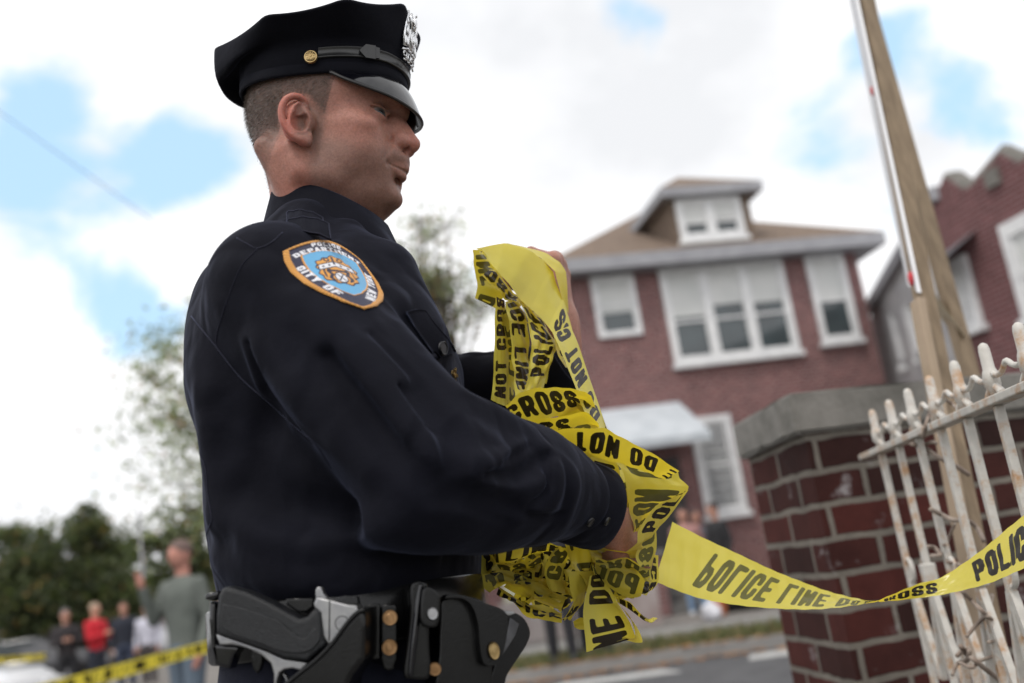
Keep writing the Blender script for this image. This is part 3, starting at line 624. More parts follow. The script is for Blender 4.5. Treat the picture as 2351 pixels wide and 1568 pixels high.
# far house between the trees
c_ = W(100, 1270, 38); ho = empty('far_house', 'small grey roofed house showing between the dark trees at far left', 'house', (c_[0], c_[1]+2, 0))
bm = bmesh.new(); box(bm, (c_[0], c_[1]+2, c_[2]/2-.2), (3.2, 4, c_[2]-.4)); bmobj('wall', bm, M_hbrick, ho)
bm = bmesh.new(); z = c_[2]-.4
v = [bm.verts.new((c_[0]+x, c_[1]+2+y, z)) for x, y in ((-1.9, -2.3), (1.9, -2.3), (1.9, 2.3), (-1.9, 2.3))]; t_ = [bm.verts.new((c_[0]-.6, c_[1]+2, z+1.1)), bm.verts.new((c_[0]+.6, c_[1]+2, z+1.1))]
bm.faces.new((v[0], v[1], t_[1], t_[0])); bm.faces.new((v[1], v[2], t_[1])); bm.faces.new((v[2], v[3], t_[0], t_[1])); bm.faces.new((v[3], v[0], t_[0])); bm.faces.new(v[::-1]); bmobj('roof', bm, M_trimg, ho)
bm = bmesh.new(); box(bm, (c_[0]+.5, c_[1]-.03, z-1.0), (.9, .08, 1.2)); bmobj('window', bm, M_white, ho); localise(ho)
# street row closing the far end, below the trees
rowh = empty('row_house', 'low brick row house behind the crowd at far left', 'house', (float(W(60, 1460, 34)[0]), float(W(60, 1460, 34)[1])+3, 0))
c_ = W(90, 1460, 34); bm = bmesh.new(); box(bm, (c_[0], c_[1]+3, 1.5), (12, 5, 3.0)); bmobj('wall', bm, M_hbrick2, rowh)
for k in range(4): bm = bmesh.new(); box(bm, (c_[0]-3.4+k*2.0, c_[1]+.48, 1.5), (.8, .08, 1.0)); bmobj('window', bm, M_white, rowh)
localise(rowh)
# overhead wire
bm = bmesh.new(); tube(bm, [W(-400, 20, 16)+(0, 0, 0), W(0, 258, 16), W(290, 462, 16.5), W(700, 770, 17.5)], .006, 6); tag(bmobj('overhead_wire', bm, mat('wire', (.03, .03, .03), rough=.6), None, True), 'thin dark overhead wire slanting across the upper left sky', 'wire')
# lamp post right behind the man in grey-green
g_ = W(331, 1390, 22); lp = empty('street_post', 'plain grey steel post beside the man in the grey-green shirt', 'post', (g_[0], g_[1], 0)); bm = bmesh.new(); zt = W(335, 1160, 22)[2]
tube(bm, [(g_[0], g_[1], 0), (g_[0], g_[1], .3), (g_[0], g_[1], zt)], [.05, .035, .025], 10); bmobj('post', bm, M_trimg, lp, True); bm = bmesh.new(); tube(bm, [(g_[0], g_[1], 0), (g_[0], g_[1], .12)], [.12, .11], 12); bmobj('foot', bm, M_trimg, lp, True); localise(lp)
# ------------------------------------------------------------ bystanders
def figure(lab, x, y_head, d, hgt, yaw, cols, pose='down', group='bystanders', feet=None):
    "x, y_head: sighting of the head top; everything in a body frame scaled to hgt"
    q = W(x, y_head, d); gx, gy = q[0], q[1]; zb = 0.125 if d < 17 and x > 1000 else 0.0; H = hgt
    o = empty('person', lab, 'person', (gx, gy, zb), group, yaw); k = H/1.75
    def F(lo, hi, h=.013): return Field(lo, hi, h)
    sh = F((-.36, -.40, .80), (.50, .40, 1.56))
    sh.column([.86, 1.0, 1.15, 1.32, 1.42, 1.48], [0]*6, [0]*6, [.115, .11, .115, .125, .10, .06], [.165, .16, .18, .205, .17, .07], .02, p=2.3)
    hands = []
    for s in (-1, 1):
        S = np.array([0, s*.19, 1.40])
        if pose == 'down' or (pose == 'phone' and s == 1): E = S+(-.03, s*.06, -.28); Wt = E+(.10, -s*.01, -.23)
        elif pose == 'fold': E = S+(.05, s*.05, -.26); Wt = E+(.20, -s*.16, .05)
        else: E = S+(.10, s*.06, -.24); Wt = E+(.10, -s*.02, .24)
        sh.chain([S, E, Wt], [.062, .052, .040], .02); hands.append((E, Wt))
    shirt_, sf_ = sh.mesh()
    bo = F((-.3, -.42, .72), (.50, .42, 1.80), .011)
    bo.ell((.01, 0, 1.655), (.098, .076, .108), .01); bo.ell((.035, 0, 1.60), (.062, .055, .062), .02); bo.cone((-.005, 0, 1.58), (-.01, 0, 1.42), .055, .062, .02)
    bo.cone((.105, 0, 1.645), (.122, 0, 1.622), .010, .014, .01)
    for s in (-1, 1): bo.ell((.0, s*.078, 1.64), (.018, .012, .030), .006)
    for (E, Wt) in hands:
        dv = (Wt-E)/np.linalg.norm(Wt-E); bo.chain([Wt-dv*.03, Wt+dv*.03], [.028, .026], .01); P_ = Wt+dv*.07
        bo.ell(P_, (.035, .030, .042), .01)
        for f in (-.025, -.008, .008, .025): bo.cone(P_+dv*.02+(f, 0, 0), P_+dv*.085+(f, 0, 0), .010, .008, .004)
    for s, (E, Wt) in zip((-1, 1), hands): bo.chain([(0, s*.05, 1.44), (0, s*.17, 1.39), E, Wt], [.04, .04, .036, .028], .01)
    body_, bf_ = bo.mesh()
    ha = F((-.14, -.12, 1.56), (.14, .12, 1.80), .011); ha.ell((-.004, 0, 1.685), (.102, .084, .090), .01); ha.ell((.085, 0, 1.60), (.10, .11, .075), .008, 'cut'); ha.ell((.03, 0, 1.54), (.12, .12, .07), .01, 'cut'); hair_, hf_ = ha.mesh()
    tr_ = F((-.25, -.26, .03), (.30, .26, .98), .014); tr_.column([.86, .93, .96], [0]*3, [0]*3, [.12, .115, .112], [.17, .165, .16], .02)
    st = .05
    for s in (-1, 1): tr_.chain([(0, s*.09, .86), (.02+s*st*.5, s*.10, .50), (s*st, s*.11, .07)], [.096, .072, .058], .02)
    tro_, tf_ = tr_.mesh()
    so = F((-.16, -.22, -.01), (.26, .22, .12), .010)
    for s in (-1, 1): so.cone((-.04+s*st, s*.11, .045), (.14+s*st, s*.12, .035), .045, .034, .02)
    shoe_, ssf_ = so.mesh()
    for nm, (v_, f_), c in (('body', (body_, bf_), cols['skin']), ('shirt', (shirt_, sf_), cols['shirt']), ('trousers', (tro_, tf_), cols['trousers']), ('shoes', (shoe_, ssf_), cols.get('shoes', (.03, .03, .03))), ('hair', (hair_, hf_), cols['hair'])):
        if c is None: continue
        fast_mesh(nm, v_*k, f_, mat('fig_'+nm, c, tuple(min(1, q_*1.25) for q_ in c), scale=9, rough=.85, bmp=.4, bscale=14, bdist=.02), o)
    return o
SK = (.42, .22, .16); DS = (.16, .09, .06)
figure('man in a grey-green jersey, one hand raised to his face, nearest of the left group', 413, 1250, 8.3, 1.78, RAD(-120), dict(skin=(.36, .17, .13), shirt=(.085, .095, .085), trousers=(.075, .10, .13), hair=(.12, .08, .07)), 'phone')
figure('person in dark clothes holding a pale cup, leftmost of the crowd', 150, 1418, 18, 1.72, RAD(-60), dict(skin=SK, shirt=(.022, .018, .020), trousers=(.015, .015, .018), hair=(.10, .09, .09)), 'fold')
figure('man in a bright red top seen from the side', 217, 1388, 18.5, 1.76, RAD(-20), dict(skin=(.45, .24, .17), shirt=(.50, .018, .030), trousers=(.03, .035, .05), hair=(.30, .22, .16)), 'fold')
figure('man in a navy top standing right of the man in red', 283, 1391, 20, 1.76, RAD(-70), dict(skin=SK, shirt=(.014, .017, .028), trousers=(.03, .04, .07), hair=(.05, .03, .02)))
figure('person in a white shirt half hidden behind the man in the grey-green jersey', 336, 1405, 20, 1.66, RAD(-90), dict(skin=SK, shirt=(.45, .45, .52), trousers=(.06, .05, .05), hair=(.06, .04, .03)))
figure('person in pale top and light blue jeans in front of the house steps', 1568, 1192, 15.9, 1.66, RAD(-100), dict(skin=(.45, .24, .18), shirt=(.30, .16, .15), trousers=(.16, .24, .36), hair=(.05, .03, .03), shoes=(.6, .6, .6)))
figure('second person in light jeans close beside the steps', 1601, 1215, 16.3, 1.62, RAD(-80), dict(skin=SK, shirt=(.10, .10, .12), trousers=(.18, .26, .38), hair=(.04, .03, .03)))
figure('figure dressed in black beside the rubbish bags', 1646, 1222, 15.3, 1.64, RAD(-150), dict(skin=SK, shirt=(.014, .014, .016), trousers=(.012, .012, .014), hair=(.03, .02, .02), shoes=(.02, .02, .02)))
figure('bystander in black trousers left of the hanging tape end', 1243, 1160, 11.3, 1.74, RAD(-95), dict(skin=SK, shirt=(.02, .02, .025), trousers=(.010, .010, .013), hair=(.03, .02, .02)))
figure('bystander in black trousers directly behind the hanging tape end', 1316, 1156, 11.6, 1.72, RAD(-70), dict(skin=SK, shirt=(.03, .03, .035), trousers=(.012, .012, .015), hair=(.03, .02, .02)))
# ------------------------------------------------------------ bags, bucket
def bag(lab, x, y, d, r, c, cat='bag', nm='rubbish_bag', gl=.25):
    p = W(x, y, d); F_ = Field((-r*1.5, -r*1.5, -.02), (r*1.5, r*1.5, r*2.6), r*.075)
    R = np.random.default_rng(int(x)); F_.ell((0, 0, r*.75), (r, r*.9, r*.85), .02)
    for k in range(7): F_.ell((R.uniform(-.5, .5)*r, R.uniform(-.5, .5)*r, R.uniform(.4, 1.1)*r), (r*.5, r*.5, r*.45), .02)
    F_.cone((0, 0, r*1.4), (r*.1, 0, r*2.0), r*.14, r*.24, .05)
    v_, f_ = F_.mesh(); o = fast_mesh(nm, v_, f_, mat('bag_'+nm, c, rough=gl, bmp=.8, bscale=18, bdist=.03)); o.location = (p[0], p[1], .125); tag(o, lab, cat)
bag('larger shiny black rubbish bag beside the brick pillar', 1722, 1400, 14.8, .34, (.02, .022, .026))
bag('smaller black rubbish bag behind the larger one', 1690, 1400, 15.4, .24, (.03, .032, .038))
bag('white plastic bag lying on the verge in front of the black bags', 1640, 1440, 13.9, .15, (.60, .60, .64), nm='plastic_bag', gl=.5)
p = W(1652, 1410, 14.6); bk = empty('bucket', 'small orange bucket next to the black rubbish bags', 'bucket', (p[0], p[1], .125)); bm = bmesh.new(); tube(bm, [(0, 0, 0), (0, 0, .02), (0, 0, .30), (0, 0, .32)], [.10, .11, .14, .145], 20); bmobj('pail', bm, mat('orange_plastic', (.55, .16, .05), rough=.5), bk, True)
bm = bmesh.new(); tube(bm, [(.14*cos(a), 0, .30+.12*sin(a)) for a in np.linspace(0, pi, 12)], .006, 6); bmobj('handle', bm, M_trimg, bk, True)
# ------------------------------------------------------------ parked vehicles on the left
def car(lab, x, y, d, yaw, c, van=False, cat='car'):
    p = W(x, y, d); o = empty('parked_car' if not van else 'parked_van', lab, cat, (p[0], p[1], 0), 'vehicles parked at far left', yaw)
    prof_ = [(-2.2, .35), (-2.25, .75), (-2.1, .98), (-1.6, 1.02), (-1.1, 1.42), (.5, 1.45), (1.15, 1.0), (2.0, .88), (2.25, .65), (2.2, .35)] if not van else [(-2.4, .4), (-2.45, 1.2), (-2.3, 2.05), (1.0, 2.1), (1.7, 1.25), (2.3, 1.1), (2.45, .7), (2.4, .4)]
    bm = bmesh.new(); W_ = .88
    a = [bm.verts.new((u, -W_ if z < 1.02 else -W_*.84, z)) for u, z in prof_]; b = [bm.verts.new((u, W_ if z < 1.02 else W_*.84, z)) for u, z in prof_]; bm.faces.new(a); bm.faces.new(b[::-1])
    for i in range(len(a)): j = (i+1) % len(a); bm.faces.new((a[i], b[i], b[j], a[j]))
    bmesh.ops.recalc_face_normals(bm, faces=bm.faces[:]); bmesh.ops.bevel(bm, geom=bm.edges[:], offset=.07, segments=3, affect='EDGES'); bmobj('body', bm, mat('car_paint', c, rough=.3, coat=.6), o, True)
    for s in (-1, 1):
        bm = bmesh.new(); zz = (1.05, 1.36) if not van else (1.3, 1.85)
        P_ = [(-1.3, zz[0]), (-.95, zz[1]), (.4, zz[1]), (.95, zz[0])] if not van else [(.2, zz[0]), (.2, zz[1]), (1.0, zz[1]), (1.5, zz[0])]
        q = [bm.verts.new((u, s*(W_*.93 if z < 1.2 else W_*.87)+s*.02, z)) for u, z in P_]; bm.faces.new(q); bmesh.ops.solidify(bm, geom=bm.faces[:], thickness=.03); bmobj('side_window', bm, M_glass, o)
        for u in (-1.4, 1.4):
            bm = bmesh.new(); bmesh.ops.create_cone(bm, cap_ends=True, segments=24, radius1=.32, radius2=.32, depth=.22, matrix=Matrix.Translation((u, s*.80, .32)) @ Euler((pi/2, 0, 0)).to_matrix().to_4x4()); wh = bmobj('wheel', bm, mat('tyre', (.015, .015, .015), rough=.8), o)
            bm = bmesh.new(); bmesh.ops.create_cone(bm, cap_ends=True, segments=20, radius1=.18, radius2=.16, depth=.24, matrix=Matrix.Translation((u, s*.80, .32)) @ Euler((pi/2, 0, 0)).to_matrix().to_4x4()); bmobj('rim', bm, M_trimg, wh)
        bm = bmesh.new(); box(bm, (2.22, s*.62, .68), (.10, .34, .14), None, .03); bmobj('headlight', bm, M_white, o)
car('white car nose poking into the frame at the lower left corner', -330, 1500, 12, RAD(-12), (.70, .70, .72))
car('white van parked behind the man in red', 255, 1470, 33, RAD(-20), (.62, .62, .64), True, 'van')
car('dark car parked behind the leftmost person in dark clothes', 60, 1480, 28, RAD(5), (.03, .03, .035))
# red cloth hung behind the gate
bm = bmesh.new(); P = []
for i in range(9):
    for j in range(5): x, y = 2262+j*9+i*1.5, 1425+i*16; P.append(W(x, y, 2.6+.03*sin(i*1.3+j*2)))
for i in range(8):
    for j in range(4): k = i*5+j; 
vs_ = [bm.verts.new(tuple(p)) for p in P]
for i in range(8):
    for j in range(4): k = i*5+j; bm.faces.new((vs_[k], vs_[k+1], vs_[k+6], vs_[k+5]))
bmesh.ops.solidify(bm, geom=bm.faces[:], thickness=.004); tag(bmobj('red_cloth', bm, mat('red_cloth', (.40, .02, .03), (.30, .015, .025), scale=9, rough=.8), None, True), 'strip of bright red cloth hanging behind the white gate', 'cloth')
# ============================================================ the officer: head
HYAW = RAD(7); HPIT = RAD(7); HO = np.array([-0.185, 1.12, 1.65])
_hf = np.array([cos(HYAW), -sin(HYAW), 0]); HL = np.array([sin(HYAW), cos(HYAW), 0])   # left (away)
HF = cos(HPIT)*_hf-sin(HPIT)*np.array([0, 0, 1.0]); HU = sin(HPIT)*_hf+cos(HPIT)*np.array([0, 0, 1.0])
def H2W(P): P = np.atleast_2d(P); return HO+P[:, :1]*HF+P[:, 1:2]*HL+(P[:, 2:3]-1.65)*HU
def HS(px, py, yl=0.0):
    p = WP(px, py, HO+HL*yl, HL)-HO; return np.array([p@HF, yl, p@HU+1.65])
def HZ(cx, cy, yl=0.0): return HS(627+.2249*cx, 156.7+.2249*cy, yl)     # points read off an enlarged crop

officer = empty('person', 'man in dark navy uniform and peaked cap gathering yellow tape, seen from his right side', 'person', (-0.2, 1.12, 0))

def build_head():
    F = Field((-.125, -.105, 1.42), (.130, .1, 1.765), 0.00125)
    # cranium and face mass
    F.ell((-.002, 0, 1.668), (.0970, .0765, .090), .02)
    zs = [1.520, 1.535, 1.550, 1.575, 1.600, 1.625, 1.645, 1.675, 1.715]
    fr = [.060, .074, .080, .0850, .0880, .086, .087, .0955, .086]
    bk = [.010, .000, -.02, -.040, -.055, -.06, -.07, -.08, -.07]
    wd = [.026, .037, .0455, .0530, .0595, .0650, .0680, .0700, .062]
    F.column(zs, [(a+b)/2 for a, b in zip(fr, bk)], [0]*9, [(a-b)/2 for a, b in zip(fr, bk)], wd, .012, p=2.3)
    def sx(y, z, d=0):
        I = lambda v: np.interp(z, zs, v)
        return (I(fr)+I(bk))/2+(I(fr)-I(bk))/2*max(0, 1-(abs(y)/I(wd))**2.3)**(1/2.3)+d
    for s in (-1, 1):
        F.chain([(-.022, s*.055, 1.590), (-.008, s*.057, 1.566), (.030, s*.044, 1.556), (.062, s*.018, 1.551)], [.020, .018, .015, .013], .02)
        F.ell((.050, s*.050, 1.620), (.028, .018, .015), .016)       # cheekbone
        F.ell((.050, s*.039, 1.592), (.030, .0215, .030), .018); F.ell((.070, s*.024, 1.580), (.016, .016, .024), .014); F.ell((.020, s*.050, 1.585), (.035, .014, .030), .02)       # cheek
        F.chain([(.036, s*.0595, 1.664), (.064, s*.048, 1.669), (.086, s*.024, 1.666), (.092, 0, 1.662)], [.0085, .009, .0085, .008], .012)  # brow
        F.ell((.0885, s*.031, 1.6425), (.0145, .0165, .0110), .011, 'cut')   # eye socket
        F.ell((.0712, s*.033, 1.6405), (.0140, .0150, .0120), .004)        # lids over the ball
        F.cone((.0700, s*.040, 1.6460), (.0845, s*.026, 1.6465), .0036, .0036, .003)   # upper lid roll
        F.chain([(.0700, s*.0490, 1.6430), (.0790, s*.0440, 1.6420), (.0845, s*.037, 1.6410), (.0870, s*.030, 1.6400), (.0870, s*.022, 1.6380)], [.0018, .0040, .0050, .0048, .0018], .001, 'cut')   # opening
        F.chain([(.0740, s*.0480, 1.6490), (.0860, s*.034, 1.6530), (.0870, s*.024, 1.6520)], [.0010, .0012, .0010], .002, 'cut')  # lid crease
    # neck
    F.chain([(-.024, 0, 1.63), (-.015, 0, 1.57), (.004, 0, 1.42)], [.058, .053, .057], .016)
    F.cone((.028, 0, 1.572), (.002, 0, 1.48), .034, .040, .03)
    F.ell((.044, 0, 1.553), (.043, .038, .016), .016)       # fullness under the chin
    for s in (-1, 1): F.cone((-.055, s*.058, 1.60), (.02, s*.03, 1.46), .012, .014, .02)
    # chin
    F.ell((.0745, 0, 1.5480), (.0180, .0215, .0135), .008)
    for s in (-1, 1): F.ell((.0820, s*.0075, 1.547), (.0100, .009, .009), .005)
    # mouth
    for (z0, x0, r0, up) in ((1.5826, .0988, .0036, 1), (1.5737, .0954, .0047, 0)):
        ys = np.linspace(-.024, .024, 11)
        F.chain([(x0-.0185*(abs(y)/.024)**1.8, y, z0+(-.0045*(abs(y)/.024)**2 if up else .0052*(abs(y)/.024)**2)) for y in ys], [r0*(1-.45*(abs(y)/.024)**2) for y in ys], .006)
    F.ell((.0965, 0, 1.593), (.0070, .014, .010), .007)     # philtrum mass
    F.cone((.107, 0, 1.599), (.1055, 0, 1.588), .0012, .0020, .003, 'cut')
    for s in (-1, 1): F.ell((.083, s*.0160, 1.594), (.0140, .015, .014), .009)
    # nose
    F.chain([(.0860, 0, 1.6600), (.0905, 0, 1.6460), (.0985, 0, 1.6330), (.1042, 0, 1.6210), (.1075, 0, 1.6142)], [.0085, .0066, .0072, .0084, .0096], .008)
    F.cone((.1035, 0, 1.6100), (.0955, 0, 1.6020), .0070, .0060, .006)
    for s in (-1, 1):
        F.ell((.0955, s*.0140, 1.6120), (.0115, .0074, .0088), .005)      # ala
        F.cone((.086, s*.010, 1.638), (.093, s*.011, 1.618), .008, .009, .010)
        F.ell((.1020, s*.0085, 1.6030), (.0058, .0034, .0042), .002, 'cut')     # nostril
    # ears
    for s in (-1, 1):
        def e(cx, cy, y): p = HZ(cx, cy, -y); return (p[0], s*abs(p[1]), p[2])
        F.ell(e(225, 540, .080), (.0160, .0050, .0250), .006)
        F.cone(e(330, 560, .072), e(210, 480, .080), .012, .010, .01)
        out = [(345, 400, .0765), (325, 335, .0800), (265, 292, .0850), (195, 286, .0885), (125, 325, .0910), (86, 410, .0925), (92, 520, .0920), (140, 620, .0898), (215, 695, .0860), (290, 735, .0815), (350, 762, .078)]
        P = catmull([e(*q) for q in out], 40); R = np.interp(np.linspace(0, 10, 40), range(11), [.0028, .0034, .0038, .0040, .0040, .0040, .0040, .0040, .0044, .0056, .0050])
        F.chain(list(P), list(R), .003)
        F.ell(e(335, 705, .0785), (.0080, .0042, .0100), .005)          # lobe
        P = catmull([e(255, 360, .0860), e(200, 430, .0880), (e(180, 550, .0885)), e(215, 640, .0865), e(285, 655, .0830)], 16)
        F.chain(list(P), list(np.interp(np.linspace(0, 4, 16), range(5), [.0026, .0032, .0036, .0036, .0034])), .003)   # antihelix
        P = catmull([e(290, 345, .0890), e(225, 325, .0925), e(160, 355, .0950), e(132, 440, .0960), e(142, 540, .0955), e(185, 640, .0930)], 20)
        F.chain(list(P), list(np.interp(np.linspace(0, 5, 20), range(6), [.0026, .0034, .0036, .0034, .0028, .0018])), .0025, 'cut')  # scapha
        F.ell(e(272, 530, .0880), (.0100, .0120, .0125), .0025, 'cut')       # concha
        F.ell(e(280, 420, .0880), (.0060, .0045, .0080), .003, 'cut')
        F.chain([e(330, 460, .079), e(250, 478, .0825)], [.0026, .0018], .002)
        F.ell(e(372, 575, .0760), (.0042, .0042, .0066), .0035)      # tragus
        F.cone(e(345, 612, .088), e(375, 640, .082), .0030, .0026, .0025, 'cut')
    V0, F0 = F.mesh(); bv = BVHTree.FromPolygons([tuple(v) for v in V0.tolist()], F0.tolist())
    def on(y, z, d=0.0):
        h = bv.ray_cast(Vector((.2, y, z)), Vector((-1, 0, 0))); return (h[0].x+d, y, z)
    def on2(y, z, d=0.0):      # reached from the front and the side
        dr = Vector((-.8, -.6 if y > 0 else .6, 0)); o = Vector((sx(y, z), y, z))-dr*.1; h = bv.ray_cast(o, dr); q = h[0]-dr*d; return (q.x, q.y, q.z)
    ys = np.linspace(-.0265, .0265, 31)
    F.chain([on(y, 1.5778-.0006*cos(y/.0265*pi*.5*2)*0+.0009*abs(y/.0265)**2, .0002) if abs(y) < .018 else on2(y, 1.5778+.0009*abs(y/.0265)**2, .0001) for y in ys], [.0013*(1-.10*abs(y/.0265)) for y in ys], .0010, 'cut')
    for s in (-1, 1):
        F.ell(on2(s*.0268, 1.5785, .0012), (.0030, .0026, .0034), .004, 'cut')
        F.chain([on2(s*y, z, .0016) for y, z in ((.0215, 1.6140), (.0255, 1.6030), (.0300, 1.592), (.0325, 1.582))], [.0010, .0014, .0012, .0006], .005, 'cut')
        F.chain([on2(s*y, z, .0010) for y, z in ((.0205, 1.6190), (.0212, 1.6130), (.0200, 1.6070))], [.0008, .0010, .0008], .0025, 'cut')
    return F.mesh()
HV, HFc = build_head()

eyem, n_, l_, b_ = newmat('eye')
tc = n_.new('ShaderNodeTexCoord'); sp = n_.new('ShaderNodeSeparateXYZ'); l_.new(tc.outputs['Object'], sp.inputs[0])
l_.new(ramp(n_, l_, sp.outputs[0], [(0.0, (.24, .20, .19)), (.0088, (.24, .20, .19)), (.0094, (.03, .05, .06)), (.0112, (.10, .17, .20)), (.01135, (.004, .004, .004))]), b_.inputs['Base Color'])
b_.inputs['Roughness'].default_value = .08
def make_eye(s):
    bm = bmesh.new(); bmesh.ops.create_uvsphere(bm, u_segments=32, v_segments=24, radius=.0120)
    o = bmobj('eye', bm, eyem, officer, True)
    M = Matrix((tuple(HF), tuple(HL), tuple(HU))).transposed() @ Euler((0, RAD(10), RAD(-38))).to_matrix()
    o.matrix_world = Matrix.Translation(Vector(tuple(H2W((.0712, s*.033, 1.6400))[0]))) @ M.to_4x4()
    o.matrix_parent_inverse = Matrix.Translation(-officer.location)
for s in (-1, 1): make_eye(s)
# ============================================================ cap
def cloth(name, c, sheen=.25, scale=900, rough=.85, bmp=.25, crease=.0):
    m, n, l, b = newmat(name)
    a = noise(n, l, 14, 4); cc = tuple(v*1.35 for v in c)
    l.new(ramp(n, l, a, [(.35, c), (.7, cc)]), b.inputs['Base Color'])
    b.inputs['Roughness'].default_value = rough; b.inputs['Sheen Weight'].default_value = sheen
    b.inputs['Sheen Roughness'].default_value = .35; b.inputs['Specular IOR Level'].default_value = .12
    b.inputs['Sheen Tint'].default_value = (.45, .52, .85, 1)
    tc = n.new('ShaderNodeTexCoord'); w = n.new('ShaderNodeTexWave'); w.inputs['Scale'].default_value = scale/3
    w.inputs['Distortion'].default_value = 1.5; w.bands_direction = 'DIAGONAL'; l.new(tc.outputs['Object'], w.inputs['Vector'])
    k1 = bump(n, l, b, w.outputs['Fac'], bmp*.4, .0004)
    k2 = n.new('ShaderNodeBump'); k2.inputs['Strength'].default_value = bmp*1.6; k2.inputs['Distance'].default_value = .005
    l.new(noise(n, l, 22, 5, .6), k2.inputs['Height']); l.new(k2.outputs[0], k1.inputs['Normal'])
    # soft creases: thin ridges of a warped noise
    t1 = noise(n, l, 5.5, 3, .5, vscale=(1.0, 1.3, .8)); r1_ = n.new('ShaderNodeMath'); r1_.operation = 'SUBTRACT'; r1_.inputs[1].default_value = .5; l.new(t1, r1_.inputs[0])
    r2_ = n.new('ShaderNodeMath'); r2_.operation = 'ABSOLUTE'; l.new(r1_.outputs[0], r2_.inputs[0]); mr_ = n.new('ShaderNodeMapRange'); mr_.interpolation_type = 'SMOOTHSTEP'; mr_.inputs['From Max'].default_value = .07; l.new(r2_.outputs[0], mr_.inputs['Value'])
    k3 = n.new('ShaderNodeBump'); k3.inputs['Strength'].default_value = crease; k3.inputs['Distance'].default_value = .006; l.new(mr_.outputs[0], k3.inputs['Height']); l.new(k3.outputs[0], k2.inputs['Normal'])
    return m
M_cap = cloth('cap_cloth', (.0034, .0036, .0062), .05)
M_shirt = cloth('shirt_cloth', (.0033, .0035, .0068), .09, crease=.5)
M_patent = mat('patent_leather', (.003, .003, .005), rough=.10, coat=.25, spec=.45, bmp=.05, bscale=30)
M_strap = mat('strap_leather', (.012, .012, .013), (.02, .02, .02), scale=60, rough=.3, bmp=.2, bscale=200, bdist=.0005)
M_leather = mat('black_leather', (.0030, .0030, .0032), (.0055, .0055, .006), scale=40, rough=.24, bmp=.25, bscale=520, bdist=.0005, spec=.28)
M_brass = mat('brass', (.40, .29, .14), (.28, .19, .08), scale=120, rough=.3, metal=1.0, bmp=.4, bscale=500, bdist=.0006)
M_darkbrass = mat('dark_brass', (.20, .115, .055), (.33, .20, .10), scale=90, rough=.42, metal=1.0, bmp=.3, bscale=300, bdist=.0005)
M_silver = mat('silver_badge', (.78, .78, .78), (.55, .56, .58), scale=200, rough=.22, metal=1.0, bmp=.6, bscale=420, bdist=.0012)

def ringmesh(rings, closed=True, capends=False):
    V = []; Fc = []; n = len(rings[0])
    for r in rings: V += [tuple(p) for p in r]
    for i in range(len(rings)-1):
        for k in range(n if closed else n-1):
            a = i*n+k; b = i*n+(k+1) % n; Fc.append((a, b, b+n, a+n))
    return V, Fc
NT = 128; TH = np.arange(NT)*2*pi/NT
def band_xy(th, g=0): return -.0045+(.1030+g)*np.cos(th), (.0820+g)*np.sin(th)
def band_z(th): return 1.6875-.0115*np.sin(th)**2-.0*np.cos(th)
OCT = np.array([(.110, .040), (.062, .120), (-.032, .122), (-.134, .042), (-.134, -.042), (-.032, -.122), (.062, -.120), (.110, -.040)])
OZ = np.array([1.776, 1.741, 1.730, 1.741, 1.741, 1.730, 1.741, 1.776])
def octr(th):
    "rim point in direction th, from the polygon, corners slightly rounded"
    out = np.zeros((len(th), 3))
    for i, t in enumerate(th):
        best = None
        for dt in (-.06, -.03, 0, .03, .06):
            d = np.array([cos(t+dt), sin(t+dt)])
            for k in range(8):
                a = OCT[k]-(-.0045, 0); b = OCT[(k+1) % 8]-(-.0045, 0); e = b-a
                den = d[0]*e[1]-d[1]*e[0]
                if abs(den) < 1e-9: continue
                r = (a[0]*e[1]-a[1]*e[0])/den; s = (a[0]*d[1]-a[1]*d[0])/den
                if r > 0 and -1e-6 <= s <= 1+1e-6:
                    sag = 1-.014*4*s*(1-s)
                    p = np.array([-.0045+r*d[0]*sag, r*d[1]*sag, OZ[k]*(1-s)+OZ[(k+1) % 8]*s-.004*4*s*(1-s)])
                    best = p if best is None else best+p
        out[i] = best/5
    return out
cap = None
